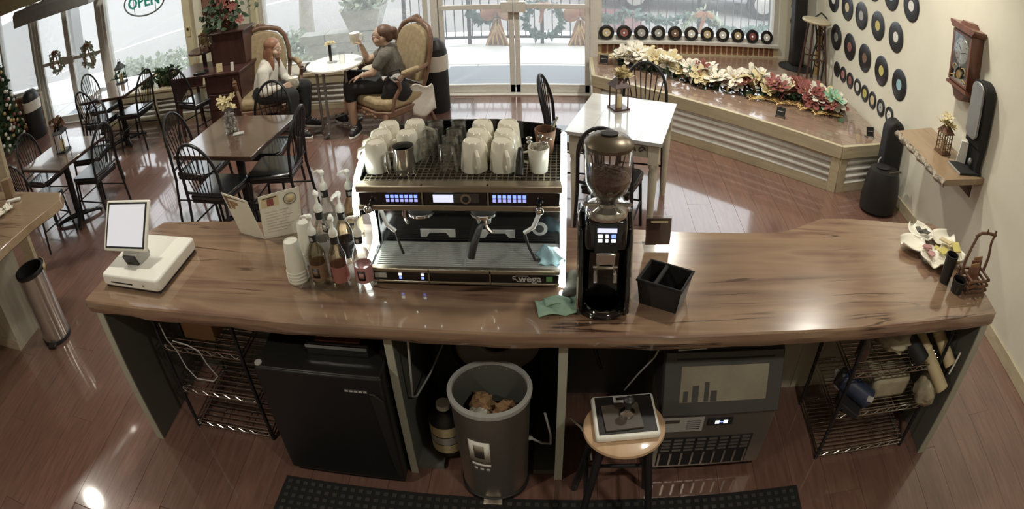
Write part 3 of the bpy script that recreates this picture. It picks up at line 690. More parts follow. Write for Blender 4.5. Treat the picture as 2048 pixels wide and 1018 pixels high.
t = thing('coffee_brewer', 'big round brewer with pale lid sectors and black centre under the counter behind the bin', 'brewer', (-.29, 2.36, 0))
MB().lathe([(.15, .02), (.19, .04), (.2, .5), (.2, .515)], 40).build('body', M['gloss'], t); MB().shell([(.215, .515), (.215, .535), (.195, .537), (.195, .515)], 40).build('rim', M['bplastic'], t)
MB().lathe([(.196, .52), (.196, .53), (0, .533)], 40).build('lid', M['lwhite'], t); MB().shell([(.085, .53), (.085, .55), (.075, .552), (.075, .53)], 28).build('collar', M['lgrey'], t)
MB().lathe([(.075, .53), (.075, .56), (0, .565)], 28).build('centre_knob', M['bplastic'], t)
MB().lathe([(.08, .0), (.15, .0), (.15, .03), (.08, .03)], 24).build('foot', M['bplastic'], t)
t = thing('water_jug', 'dark jug with pale label bands standing left of the pedal bin', 'jug', (-.53, 2.13, .03)); t.scale = (1, 1, .78)
MB().lathe([(.05, 0), (.075, .01), (.078, .28), (.06, .33), (.03, .36), (.03, .40)], 24).build('body', M['bplastic'], t); MB().lathe([(.034, .385), (.034, .42), (0, .42)], 16).build('cap', M['lwhite'], t)
for z0, z1, m_ in ((.05, .12, 'lcream'), (.13, .19, 'lgrey'), (.2, .28, 'lcream')): MB().shell([(.0785, z0), (.0785, z1), (.076, z1), (.076, z0)], 24).build('label_band', M[m_], t)
t = thing('paper_bag', 'black sack with beige front leaning at the back left of the bin bay', 'bag', (-.52, 2.44, .032))
MB().hexa([(-.12, -.08, 0), (.10, -.08, 0), (.10, .08, 0), (-.12, .08, 0)], [(-.10, -.05, .56), (.04, -.05, .56), (.04, .06, .56), (-.10, .06, .56)]).build('sack', M['blackm'], t, bevel=.03)
MB().hexa([(.04, -.095, .3), (.10, -.09, .3), (.10, -.08, .3), (.04, -.085, .3)], [(.0, -.065, .54), (.05, -.06, .54), (.05, -.055, .54), (.0, -.06, .54)]).build('front_label', M['beige'], t)
tag(MB().tube([(-.60, 1.99, .9), (-.615, 2.0, .7), (-.635, 2.02, .5), (-.64, 2.1, .42), (-.6, 2.25, .43), (-.55, 2.4, .5)], .005, 6).build('hanging_cable', M['lgrey']), 'thin grey cord hanging beside the left divider above the jug', 'cord')
tag(MB().tube([(-.06, 2.03, .42), (-.03, 2.0, .3), (-.03, 2.0, .24), (-.07, 2.02, .22), (-.12, 2.04, .23)], .006, 6).ball((-.13, 2.04, .232), (.02, .014, .012), 8, 6).build('plug_cord', M['lgrey']), 'grey plug cord dangling right of the pedal bin', 'cord')
tag(MB().tube([(.05, 2.02, .40), (.1, 2.0, .36), (.14, 1.97, .30), (.16, 1.95, .18)], .005, 6).build('pale_cable', M['lgrey']), 'pale cord curving from the right divider behind the stool', 'cord')
tag(MB().tube([(.10, 2.5, .88), (.11, 2.45, .7), (.15, 2.42, .5), (.2, 2.4, .35)], .008, 6).build('black_hose', M['bplastic']), 'black hose hanging at the back between divider and ice machine', 'hose')
tag(MB().tube([(.43, 2.05, .88), (.39, 2.05, .74), (.34, 2.1, .6), (.3, 2.2, .4)], .004, 6).build('grey_hose', M['lgrey']), 'thin grey water line beside the left edge of the ice machine', 'hose')

# ---- stool with kitchen scale
t = thing('bar_stool', 'black legged stool with round wooden seat in front of the counter under a scale', 'stool', (.258, 1.735, 0))
MB().lathe([(.12, .625), (.155, .632), (.163, .645), (.16, .656), (.14, .662), (0, .66)], 40).build('seat', M['stoolwood'], t)
lg = MB().tube([(.09, .09, .63), (.17, .17, 0)], [.017, .015], 10).mesh('leg', M['black'])
for k in range(4):
    o = bpy.data.objects.new('leg', lg); COL.objects.link(o); o.parent = t; o.rotation_euler = (0, 0, k*pi/2)
for k in range(4):
    a = k*pi/2; z = .22 + .09*(k % 2); q = .09 + .08*(1 - z/.63)
    MB().tube([(q, q, z), (-q, q, z)], .01, 8).build('rung', M['black'], t, rot=(0, 0, a))
t = thing('kitchen_scale', 'white kitchen scale with black platform resting on the stool', 'scale', (.258, 1.763, .662), R(5))
MB().box(-.125, .125, -.115, .115, .0, .034).build('body', M['white'], t, bevel=.012)
MB().box(-.112, .112, -.10, .10, .034, .037).build('top_pad', M['bplastic'], t)
MB().box(-.04, .035, .062, .096, .037, .040).build('display_frame', M['lgrey'], t); MB().box(-.03, .025, .075, .09, .040, .041).build('display', M['bplastic'], t)
MB().box(-.09, .055, -.085, .05, .038, .045).build('weighing_plate', M['scalepan'], t, rot=(0, 0, R(3)))
t = thing('coffee_tamper', 'coffee tamper with black knob standing on the kitchen scale', 'tamper', (.262, 1.755, .708))
MB().lathe([(.029, 0), (.029, .012), (.012, .02), (.010, .03)], 24).build('base', M['chrome'], t); MB().lathe([(.009, .028), (.013, .05), (.021, .07), (.021, .08), (.012, .088), (0, .09)], 20).build('knob', M['bplastic'], t)

# ---- ice machine
t = thing('ice_machine', 'stainless ice machine with dark sloping door and small lit display', 'ice machine', (.725, 0, 0))
bodyo = MB().box(-.28, .28, 1.985, 2.54, .06, .445).build('body', M['steeld'], t, bevel=.006)
MB().slab([(1.97, .445), (2.12, .715), (2.52, .715), (2.52, .445)], 'x', -.285, .285).build('upper_hood', M['dgrey'], t, bevel=.008)
nrm = Vector((0, -.27, .15)).normalized(); up = Vector((0, .15, .27)).normalized(); c0 = Vector((0, 1.972, .447))
def onslope(x, s, d): q = c0 + up*s + nrm*d; return (x, q.y, q.z)
def slopeplate(x0, x1, s0, s1, d0, d1): return MB().hexa([onslope(x0, s0, d0), onslope(x1, s0, d0), onslope(x1, s1, d0), onslope(x0, s1, d0)], [onslope(x0, s0, d1), onslope(x1, s0, d1), onslope(x1, s1, d1), onslope(x0, s1, d1)])
dr = slopeplate(-.28, .28, .005, .30, 0, .018).build('door', M['dgrey'], t, bevel=.006)
slopeplate(-.205, .205, .07, .235, .0175, .0195).build('door_window', M['frost'], dr, bevel=.012); slopeplate(-.23, .23, .262, .27, .0175, .020).build('grip_groove', M['blackm'], dr)
for x_, h_, w_ in ((-.19, .05, .022), (-.15, .075, .03), (-.095, .09, .022), (-.065, .05, .03)): slopeplate(x_, x_ + w_, .072, .072 + h_, .0195, .0198).build('ice_shape', M['dgrey'], dr)
MB().box(-.265, -.07, 1.979, 1.985, .335, .43).build('notice_plate', M['lgrey'], bodyo); 
for k in range(5): MB().box(-.15, -.085, 1.9775, 1.979, .352 + k*.013, .356 + k*.013).build('print_line', M['dgrey'], bodyo)
MB().box(-.25, -.185, 1.9775, 1.979, .395, .415).build('maker_panel', M['scalepan'], bodyo)
dp = MB().box(-.05, .07, 1.977, 1.985, .37, .415).build('display_panel', M['blackm'], bodyo)
for xx in (-.015, .025): MB().box(xx, xx + .02, 1.9755, 1.977, .382, .402).build('digit', M['ledwhite'], dp)
MB().box(.006, .024, 1.9755, 1.977, .390, .394).build('digit_dash', M['ledblue'], dp)
MB().box(-.255, .2, 1.981, 1.985, .08, .285).build('grille_back', M['blackm'], bodyo)
for r_ in range(4):
    for k in range(8):
        MB().box(-.245 + k*.056, -.203 + k*.056, 1.976, 1.983, .195 + r_*.024, .205 + r_*.024).build('louvre', M['steeld'], bodyo)
for k in range(9): MB().box(-.25 + k*.054, -.24 + k*.054, 1.976, 1.983, .08, .175).build('grille_bar', M['steeld'], bodyo)
for sx in (-.24, .24):
    for sy in (2.04, 2.48): MB().cyl((sx, sy, 0), (sx, sy, .06), .02).build('foot', M['bplastic'], t)
tag(MB().prism([(.50, 2.11), (.63, 2.12), (.67, 2.2), (.56, 2.21)], .7155, .720).build('paper_slip', M['lwhite']), 'white paper slip lying on top of the ice machine', 'paper')
# ---- goods on the right wire rack
def crumple(name, label, c, r, mat, seed, amp=.25, cat='bag', n=20, m=12, sm=60):
    q = MB().ball((0, 0, 0), r, n, m); rr_ = random.Random(seed)
    q.v = [tuple(Vector(c) + Vector(v)*(1 + rr_.uniform(-amp, amp*.3))) for v in q.v]
    return tag(q.build(name, M[mat], smooth=sm), label, cat)
t = thing('navy_canister', 'dark blue canister lying tilted on the middle shelf of the right rack', 'canister', (1.50, 2.06, .41))
MB().xf(Matrix()).cyl((-.09, .08, .05), (.075, -.03, -.02), .055, n=24).build('body', M['navy'], t, bevel=.012); MB().cyl((-.11, .093, .058), (-.09, .08, .05), .05, n=20).build('lid', M['bplastic'], t); MB().obox((.05, -.065, .02), (.035, .004, .03), (R(-25), 0, R(-30))).build('label', M['lgrey'], t)
for k, (c, d_, rt, m_, lab) in enumerate([((1.455, 2.05, .365), (.16, .12, .035), (0, R(22), R(-32)), 'blackm', 'dark flat box slanting on the middle shelf of the right rack'), ((1.44, 2.18, .39), (.10, .13, .02), (0, R(30), R(-20)), 'lgrey', 'pale folded leaflet stuck between boxes on the right rack')]):
    tag(MB().obox(c, d_, rt).build('flat_box', M[m_], bevel=.004), lab, 'box')
tag(MB().box(1.60, 1.84, 2.06, 2.3, .345, .49).build('bread_bag', M['bagthin'], bevel=.03), 'cloudy plastic pack on the middle shelf of the right rack', 'bag')
crumple('carrier_bag', 'crumpled clear bag hanging below the rolls at the right rack', (1.93, 2.0, .44), (.07, .09, .10), 'bagthin', 5)
crumple('carrier_bag', 'crumpled clear bag on the top shelf of the right rack', (1.66, 2.16, .71), (.13, .13, .08), 'bagthin', 6)
t = thing('spray_bottle', 'dark brown bottle with loop handle on the top shelf of the right rack', 'bottle', (1.45, 2.1, .625)); MB().lathe([(.035, 0), (.04, .01), (.036, .09), (.015, .12), (.013, .15)], 20).build('body', M['darkwood'], t); MB().tube([(-.02, -.02, .13), (-.05, -.03, .16), (-.04, -.03, .2), (0, -.02, .19)], .008, 8).build('loop_handle', M['bplastic'], t)
tag(MB().cyl((1.57, 2.3, .86), (1.80, 1.99, .655), .045, n=20).build('black_tube', M['blackm'], bevel=.01), 'black roll slanting out of the top shelf beside the beige rolls', 'roll')
for k, (a, b, r_, lab) in enumerate([((1.72, 2.3, .83), (1.97, 1.90, .52), .037, 'long beige paper roll in clear wrap slanting out under the counter edge'), ((1.86, 2.3, .85), (2.01, 1.97, .62), .035, 'shorter beige paper roll at the right panel, tied with a pale band')]):
    t = thing('paper_roll', lab, 'roll', (0, 0, 0)); MB().cyl(a, b, r_, n=24).build('roll', M['beige'], t, bevel=.006)
    p_ = Vector(a).lerp(Vector(b), .55); q_ = Vector(a).lerp(Vector(b), .575); MB().cyl(p_, q_, r_ + .0025, n=24).build('band', M['lcream'], t)
tag(MB().cyl((2.045, 1.97, .70), (2.02, 1.96, .57), .006, n=10).build('white_rod', M['lwhite']), 'thin white rod with dark tip beside the right panel', 'rod')
# ================================================================== on the counter
# ---- espresso machine (local origin at the middle of its front foot line)
em = thing('espresso_machine', 'two group espresso machine with glowing white side strips and cup tray on top', 'espresso machine', (-.395, 0, HC))
def Z(z): return z - HC
MB().box(-.375, .375, 2.22, 2.62, .02, .036).build('base', M['bplastic'], em, bevel=.005)
for sx in (-.33, .33):
    for sy in (2.25, 2.55): MB().lathe([(.03, 0), (.03, .01), (.02, .015), (.02, .022)], 16, (sx, sy, 0)).build('foot', M['bplastic'], em)
MB().box(-.375, .375, 2.43, 2.60, .1, Z(1.42)).build('body', M['gloss'], em)
MB().box(-.385, .385, 2.21, 2.615, Z(1.335), Z(1.415)).build('upper_housing', M['bplastic'], em, bevel=.004)
prof = [(2.63, Z(1.03)), (2.63, Z(1.455)), (2.56, Z(1.478)), (2.45, Z(1.475)), (2.34, Z(1.462)), (2.27, Z(1.438)), (2.225, Z(1.395)), (2.205, Z(1.33)), (2.225, Z(1.29)), (2.37, Z(1.225)), (2.405, Z(1.16)), (2.40, Z(1.08)), (2.33, Z(1.055)), (2.205, Z(1.05)), (2.19, Z(1.0)), (2.25, Z(.995))]
for sx, nm in ((-.40, 'l'), (.395, 'r')):
    sp = MB().slab(prof, 'x', sx - .012, sx + .012).build('side_panel', M['gloss'], em, bevel=.003)
    for seg in ([(2.60, Z(1.47)), (2.52, Z(1.482)), (2.42, Z(1.478)), (2.33, Z(1.462)), (2.265, Z(1.437)), (2.222, Z(1.395)), (2.203, Z(1.35)), (2.203, Z(1.31))],
                [(2.39, Z(1.225)), (2.405, Z(1.16)), (2.398, Z(1.085)), (2.34, Z(1.06)), (2.21, Z(1.05)), (2.185, Z(1.0))]):
        x_ = sx + (.014 if sx < 0 else -.012); x_ = sx
        MB().tube([(x_, y - .012, z + .004) for y, z in seg], .0125, 10).build('light_strip', M['led'], sp)
# cup tray with grid and back guard
MB().box(-.385, .385, 2.23, 2.61, Z(1.412), Z(1.42)).build('cup_tray', M['blackm'], em)
g = MB()
for i in range(34): g.box(-.378 + i*.0225, -.374 + i*.0225, 2.235, 2.60, Z(1.42), Z(1.426))
for j in range(15): g.box(-.38, .38, 2.24 + j*.0245, 2.244 + j*.0245, Z(1.42), Z(1.4265))
g.build('tray_grid', M['bronze'], em, smooth=0)
MB().slab([(-.385, Z(1.41)), (.385, Z(1.41)), (.385, Z(1.485)), (.3, Z(1.512)), (.12, Z(1.53)), (-.12, Z(1.53)), (-.3, Z(1.512)), (-.385, Z(1.485))], 'y', 2.61, 2.622).build('back_guard', M['gloss'], em)
MB().box(-.39, .39, 2.185, 2.235, Z(1.412), Z(1.44)).build('top_rail', M['bronze'], em, bevel=.004)
MB().box(-.39, .39, 2.185, 2.22, Z(1.335), Z(1.358)).build('lower_rail', M['bronze'], em, bevel=.004)
for x0, x1 in ((-.382, -.135), (-.125, .113), (.123, .382)):
    cp_ = MB().box(x0, x1, 2.192, 2.215, Z(1.358), Z(1.412)).build('control_panel', M['gloss'], em, bevel=.003)
    if x0 == -.125:
        MB().box(-.092, .085, 2.190, 2.193, Z(1.367), Z(1.405)).build('display_bezel', M['dgrey'], cp_, bevel=.002)
        MB().box(-.088, -.012, 2.1885, 2.191, Z(1.370), Z(1.402)).build('display', M['screenw'], cp_)
        MB().lathe([(.021, 0), (.021, .006), (.0, .007)], 20).xf(Matrix.Translation((.035, 2.191, Z(1.386))) @ Matrix.Rotation(R(90), 4, 'X')).build('dial_ring', M['bronze'], cp_)
        MB().lathe([(.012, .005), (.012, .010), (.0, .011)], 16).xf(Matrix.Translation((.035, 2.191, Z(1.386))) @ Matrix.Rotation(R(90), 4, 'X')).build('dial_knob', M['blackm'], cp_)
    else:
        bx = -.272 if x0 < 0 else .135
        for i in range(7):
            for j in range(2):
                MB().box(bx + i*.0185, bx + .0125 + i*.0185, 2.1895, 2.193, Z(1.371 + j*.017), Z(1.383 + j*.017)).build('button_light', M['ledblue'] if j else M['ledviolet'], cp_)
for x in (-.13, .118): MB().box(x - .003, x + .003, 2.188, 2.2, Z(1.34), Z(1.44)).build('divider_bar', M['bronze'], em)
# brewing area
MB().box(-.385, .385, 2.415, 2.43, Z(1.05), Z(1.335)).build('splash_back', M['gloss'], em)
for gx in (-.165, .085):
    gh = MB().lathe([(.05, 0), (.052, .008), (.052, .02), (.04, .04), (.04, .07)], 28, (gx, 2.30, Z(1.265))).build('group_head', M['bplastic'], em)
    MB().shell([(.053, 0), (.055, .012), (.050, .014), (.048, .002)], 28, (gx, 2.30, Z(1.262))).build('chrome_ring', M['chrome'], gh)
pf = MB().lathe([(.0, -.005), (.03, 0), (.034, .02), (.034, .03)], 24, (.085, 2.30, Z(1.225))).build('portafilter', M['chrome'], em)
MB().tube([(.082, 2.27, Z(1.238)), (.070, 2.235, Z(1.225)), (.05, 2.20, Z(1.17)), (.04, 2.185, Z(1.125))], [.009, .013, .0155, .0145], 12).build('grip', M['bplastic'], pf)
MB().tube([(.085, 2.30, Z(1.225)), (.10, 2.285, Z(1.20)), (.115, 2.28, Z(1.185))], .009, 8).build('spout', M['chrome'], pf)
for hx in (-.13, .12):
    MB().slab([(-.075, -.02), (-.075, .02), (.075, .02), (.075, -.02), (.05, -.02), (.035, 0.002), (-.035, 0.002), (-.05, -.02)], 'y', -.004, .004).build('splash_handle', M['satin'], em, loc=(hx, 2.411, Z(1.10)), bevel=.002)
MB().box(-.315, -.235, 2.411, 2.416, Z(1.215), Z(1.24)).build('notice_label', M['lgrey'], em); MB().box(.26, .34, 2.411, 2.416, Z(1.215), Z(1.24)).build('notice_label', M['lgrey'], em)
MB().lathe([(.032, 0), (.032, .003), (0, .003)], 24).xf(Matrix.Translation((.298, 2.415, Z(1.125))) @ Matrix.Rotation(R(90), 4, 'X')).build('round_sticker', M['lgrey'], em)
MB().lathe([(.018, .0028), (.018, .0038), (0, .0038)], 24).xf(Matrix.Translation((.298, 2.415, Z(1.125))) @ Matrix.Rotation(R(90), 4, 'X')).build('sticker_print', M['dgrey'], em)
MB().tube([(-.24, 2.34, Z(1.28)), (-.245, 2.33, Z(1.23)), (-.235, 2.34, Z(1.19))], .009, 8).build('hot_water_spout', M['chrome'], em)
for kx, pts, tip in ((-.338, [(-.32, 2.26, Z(1.33)), (-.318, 2.26, Z(1.285)), (-.30, 2.25, Z(1.235)), (-.268, 2.25, Z(1.205))], [(-.268, 2.25, Z(1.205)), (-.262, 2.26, Z(1.14)), (-.252, 2.27, Z(1.085))]),
                     (.308, [(.30, 2.26, Z(1.33)), (.302, 2.26, Z(1.285)), (.28, 2.25, Z(1.23)), (.245, 2.25, Z(1.205))], [(.245, 2.25, Z(1.205)), (.262, 2.26, Z(1.13)), (.285, 2.27, Z(1.065)), (.32, 2.28, Z(1.06))])):
    wd = MB().tube(pts, .009, 10).build('steam_wand', M['satin'], em); MB().tube(tip, .0055, 8).build('wand_tip', M['bplastic'], wd)
    kb = MB().cyl((kx, 2.20, Z(1.36)), (kx, 2.165, Z(1.355)), .009, n=12).build('steam_knob', M['chrome'], em); MB().ball((kx, 2.155, Z(1.357)), .017, 16, 10).build('knob_ball', M['chrome'], kb)
MB().box(-.36, .36, 2.225, 2.24, Z(1.330), Z(1.336)).build('added_glow_strip', M['addedglow'], em)  # added glowing strip, hidden under the housing to brighten the drip tray
# drip tray
MB().box(-.38, .38, 2.19, 2.42, Z(1.03), Z(1.052)).build('drip_tray', M['traysteel'], em, bevel=.003)
gb = MB().box(-.178, .178, -.003, .003, 0, .006).mesh('grill_bar', M['traysteel'])
for gx in (-.185, .185):
    for k in range(14):
        o = bpy.data.objects.new('grill_bar', gb); COL.objects.link(o); o.parent = em; o.location = (gx, 2.21 + k*.0148, Z(1.052))
# lower front
MB().box(-.385, .385, 2.172, 2.2, Z(1.058), Z(1.076)).build('front_rail', M['bronze'], em, bevel=.004)
MB().box(-.385, .385, 2.172, 2.2, Z(1.006), Z(1.018)).build('bottom_rail', M['bronze'], em, bevel=.003)
for x0, x1 in ((-.38, -.138), (-.128, .107), (.117, .38)):
    lp = MB().box(x0, x1, 2.176, 2.2, Z(1.018), Z(1.058)).build('lower_panel', M['gloss'], em, bevel=.002)
    if x0 < -.2:
        MB().box(-.36, -.31, 2.174, 2.177, Z(1.03), Z(1.052)).build('rating_plate', M['lgrey'], lp)
        for q in (-.252, -.16):
            MB().box(q - .006, q + .006, 2.174, 2.177, Z(1.042), Z(1.053)).build('switch_light', M['ledwhite'], lp); MB().box(q - .005, q + .005, 2.174, 2.177, Z(1.026), Z(1.036)).build('switch_light', M['ledblue'], lp)
    if x0 > 0:
        MB().tube([(.262, 2.174, Z(1.053)), (.212, 2.174, Z(1.053)), (.210, 2.174, Z(1.040)), (.218, 2.174, Z(1.029)), (.226, 2.174, Z(1.026)), (.250, 2.174, Z(1.026))], .0016, 6).build('cup_emblem', M['lgrey'], lp)
        MB().tube([(.211, 2.174, Z(1.050)), (.202, 2.174, Z(1.049)), (.200, 2.174, Z(1.042)), (.211, 2.174, Z(1.036))], .0015, 6).build('cup_emblem_handle', M['lgrey'], lp)
        text('maker_lettering', 'wega', .044, M['lgrey'], lp, (.268, 2.1745, Z(1.039)), (R(90), 0, 0), bold=.0008)
        MB().box(.332, .357, 2.174, 2.177, Z(1.026), Z(1.050)).build('green_sticker', M['green'], lp)
for x in (-.133, .112): MB().box(x - .003, x + .003, 2.172, 2.19, Z(1.01), Z(1.075)).build('divider_bar', M['bronze'], em)
tag(MB().grid(lambda u, v: (-.10 + .10*u + .012*sin(7*v), 2.24 + .11*v, 1.062 + .05*math.exp(-((u-.45)**2 + (v-.6)**2)*9) + .006*sin(14*u + 5*v)), 14, 10).build('steam_cloth', M['lblue'], thick=.004), 'pale blue cloth lying on the right of the machine drip tray', 'cloth')

# ---- mugs, glasses and pots on the cup tray
TZ = 1.4275
def mug_proto():
    t = thing('coffee_mug', '', 'mug', (0, 0, 0)); t.scale = (1.06, 1.06, 1.12)
    MB().lathe([(.050, 0), (.0505, .004), (.047, .045), (.040, .098), (.034, .108), (.031, .109), (.030, .105), (0, .105)], 28).build('body', M['ceramic'], t)
    MB().tube([(.046, 0, .025), (.072, 0, .022), (.080, 0, .045), (.072, 0, .07), (.042, 0, .082)], .0075, 8).build('handle', M['ceramic'], t)
    return t
mp_ = mug_proto(); first = True
mugs = [(-.735, 2.36, 170, 'white mug upside down at the front left corner of the cup tray'), (-.735, 2.455, 180, 'white mug upside down in the second row at the far left of the cup tray'), (-.725, 2.55, 180, 'white mug upside down at the back left corner of the cup tray'),
        (-.625, 2.45, 200, 'white mug upside down just behind the steel milk jug'), (-.615, 2.56, 0, 'white mug upside down at the back beside the glasses'),
        (-.345, 2.36, -70, 'front white mug of the column right beside the glasses, handle towards the barista'), (-.34, 2.455, -60, 'middle white mug of the column right beside the glasses'), (-.33, 2.545, -60, 'back white mug of the column right beside the glasses'),
        (-.232, 2.36, -70, 'front white mug beside the black scoop, handle towards the barista'), (-.23, 2.455, -60, 'middle white mug of the column beside the spoon cup'), (-.225, 2.545, -60, 'back white mug of the column beside the spoon cup')]
for x, y, a, lab in mugs:
    if first: mp_.location = (x, y, TZ); mp_.rotation_euler.z = R(a); mp_['label'] = lab; mp_['group'] = 'white mugs on the espresso machine'; first = False
    else: dup(mp_, (x, y, TZ), R(a), lab, 'white mugs on the espresso machine')
gp = thing('drinking_glass', '', 'glass'); MB().shell([(.042, 0), (.040, .05), (.033, .10), (.031, .118), (0.0005, .118), (0.0005, .109), (.029, .109), (.037, .05), (.039, 0)], 24).build('bowl', M['clear'], gp); MB().shell([(.033, .10), (.033, .118), (.026, .121), (.026, .112)], 20).build('thick_base', M['clear'], gp)
first = True
for k, (x, y) in enumerate([(-.535, 2.37), (-.53, 2.46), (-.525, 2.555), (-.44, 2.31), (-.44, 2.40), (-.435, 2.475), (-.43, 2.56)]):
    lab = ['front glass of the left glass column on the cup tray', 'middle glass of the left glass column on the cup tray', 'back glass of the left glass column on the cup tray', 'frontmost upturned glass in the middle of the cup tray', 'second upturned glass of the middle column', 'third upturned glass of the middle column', 'back upturned glass of the middle column beside the white mugs'][k]
    if first: gp.location = (x, y, TZ); gp['label'] = lab; gp['group'] = 'upturned glasses on the espresso machine'; first = False
    else: dup(gp, (x, y, TZ), 0, lab, 'upturned glasses on the espresso machine')
t = thing('milk_jug', 'stainless milk jug with side handle at the front left of the cup tray', 'jug', (-.615, 2.325, TZ))
MB().shell([(.043, 0), (.045, .03), (.040, .085), (.044, .115), (.042, .115), (.038, .085), (.043, .03), (.041, .003)], 28).build('body', M['steel'], t); MB().lathe([(0, .003), (.043, .003)], 24).build('bottom', M['steel'], t)
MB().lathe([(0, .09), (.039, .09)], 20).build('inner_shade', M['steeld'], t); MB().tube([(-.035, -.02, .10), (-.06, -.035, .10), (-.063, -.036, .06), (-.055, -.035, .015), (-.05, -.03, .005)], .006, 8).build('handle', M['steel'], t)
t = thing('spoon_cup', 'white cup of spoons at the right front of the cup tray', 'cup', (-.095, 2.345, TZ))
MB().shell([(.034, 0), (.041, .1), (.038, .1), (.031, .004)], 24).build('body', M['ceramic'], t); MB().lathe([(0, .004), (.032, .004)], 20).build('bottom', M['ceramic'], t)
MB().tube([(-.038, 0, .08), (-.062, 0, .075), (-.06, 0, .04), (-.036, 0, .03)], .005, 8).build('handle', M['ceramic'], t)
for k, a in enumerate((20, 80, 150, 220, 300)):
    q = MB().tube([(0, 0, .02), (.034*cos(R(a)), .03*sin(R(a)), .115)], .0025, 6); q.ball((.042*cos(R(a)), .036*sin(R(a)), .128), (.013, .010, .006), 10, 6)
    tag(q.build('teaspoon', M['chrome'], loc=(-.095, 2.345, TZ)), 'teaspoon standing bowl up in the white spoon cup', 'spoon', 'teaspoons in the white cup')
t = thing('wooden_pot', 'brown pot holding whisks at the back right of the cup tray', 'pot', (-.075, 2.52, TZ)); MB().shell([(.032, 0), (.044, .10), (.040, .10), (.028, .004)], 20).build('body', M['fbrown'], t); MB().lathe([(0, .004), (.03, .004)], 16).build('bottom', M['fbrown'], t); MB().tube([(0, 0, .02), (.05, .01, .15)], .004, 6).build('whisk_handle', M['bronze'], t)
tag(MB().tube([(-.165, 2.36, TZ + .085), (-.165, 2.31, TZ + .055), (-.165, 2.275, TZ + .012)], [.010, .016, .016], 12).build('filter_handle', M['bplastic']), 'loose black handle leaning on the front of the cup tray beside the spoon cup', 'handle')

# ---- grinder
t = thing('coffee_grinder', 'tall black coffee grinder with bean hopper right of the espresso machine', 'grinder', (.155, 2.09, HC))
foot = [(.098*cos(R(a)), -.018 + .098*sin(R(a))) for a in range(180, 361, 12)] + [(.098, .15), (-.098, .15)]
MB().prism(foot, .0, .028).build('base', M['gloss'], t, bevel=.008)
MB().shell([(.074, .028), (.074, .034), (.066, .036), (.066, .028)], 32, (0, -.03, 0)).build('tray_rim', M['chrome'], t); MB().lathe([(0, .029), (.066, .029)], 28, (0, -.03, 0)).build('tray', M['bplastic'], t)
body = MB().slab([(.15, .02), (.15, .40), (.02, .415), (-.045, .39), (-.055, .27), (.0, .25), (.02, .11), (.0, .02)], 'x', -.075, .075).build('body', M['gloss'], t, bevel=.02, seg=3)
for sx in (-1, 1):
    MB().slab([(.155, .01), (.155, .36), (.06, .38), (-.0, .33), (-.035, .2), (-.085, .12), (-.095, .01)], 'x', sx*.088 - .012, sx*.088 + .012).build('side_cover', M['gloss'], t, bevel=.012, seg=3)
    MB().tube([(sx*.0995, .06, .36), (sx*.0995, -.0, .30), (sx*.0995, -.035, .19), (sx*.0995, -.08, .12), (sx*.0995, -.09, .04)], .004, 6).build('chrome_line', M['chrome'], t)
pnl = MB().obox((0, -.056, .33), (.085, .012, .115), (R(-6), 0, 0)).build('control_panel', M['blackm'], t, bevel=.005)
MB().obox((0, -.063, .364), (.07, .004, .016), (R(-6), 0, 0)).build('display', M['screenw'], pnl)
for i, x in enumerate((-.024, 0, .024)):
    for j, z in enumerate((.342, .322)): MB().obox((x, -.0645 + .0025*j, z), (.017 if i != 1 else .011, .003, .014), (R(-6), 0, 0)).build('button', M['ledwhite'] if not (i == 2 and j == 0) else M['ledblue'], pnl, bevel=.003)
MB().obox((0, -.0595, .305), (.028, .003, .012), (R(-6), 0, 0)).build('button', M['ledwhite'], pnl, bevel=.003)
MB().box(-.035, .035, -.075, -.03, .225, .275).build('chute', M['steel'], t, bevel=.006)
fk = MB(); 
for a in range(0, 181, 15):
    pass
fk.tube([(-.035, -.10, .165), (-.036, -.08, .185), (-.034, -.05, .195), (0, -.04, .20), (.034, -.05, .195), (.036, -.08, .185), (.035, -.10, .165)], .008, 8); fk.tube([(-.045, -.06, .21), (.045, -.06, .21)], .006, 8)
fk.build('portafilter_fork', M['steel'], t)
MB().tube([(-.03, -.045, .23), (-.025, -.075, .215), (.025, -.075, .215), (.03, -.045, .23)], .007, 8).build('clip', M['bronze'], t)
MB().lathe([(.075, .395), (.078, .41), (.072, .425), (.045, .435), (.04, .445)], 32, (0, .01, 0)).build('collar', M['steel'], t)
for sx in (-1, 1): MB().tube([(sx*.03, -.02, .445), (sx*.075, -.035, .452), (sx*.082, -.03, .456)], .008, 8).build('lever', M['steel'], t)
hp = MB().shell([(.03, .44), (.036, .455), (.070, .487), (.082, .53), (.084, .66), (.082, .66), (.080, .53), (.068, .489), (.034, .457), (.028, .44)], 40, (0, .01, 0)).build('hopper', M['clear'], t)
MB().lathe([(.026, .44), (.033, .458), (.067, .49), (.078, .53), (.078, .538), (.05, .560), (0, .558)], 32, (0, .01, 0)).build('bean_heap', M['coffee'], t)
rgb = random.Random(4); q = MB()
for _ in range(130):
    a = rgb.uniform(0, 6.28); r_ = .066*sqrt(rgb.random()); q.ball((r_*cos(a), .01 + r_*sin(a), .561 - .75*max(0, r_ - .045)), (.006, .0045, .004), 6, 4, rot=(rgb.uniform(0, 3), rgb.uniform(0, 3), 0))
o = q.build('beans', M['coffee'], t); o['kind'] = 'stuff'
MB().lathe([(.084, .655), (.086, .668), (.07, .685), (.035, .696), (0, .698)], 40, (0, .01, 0)).build('hopper_lid', M['lidbrown'], t)
MB().lathe([(.03, .692), (.031, .7035), (.0, .7035)], 28, (0, .01, 0), sx=1.0, sy=.75).build('lid_grip', M['bplastic'], t)

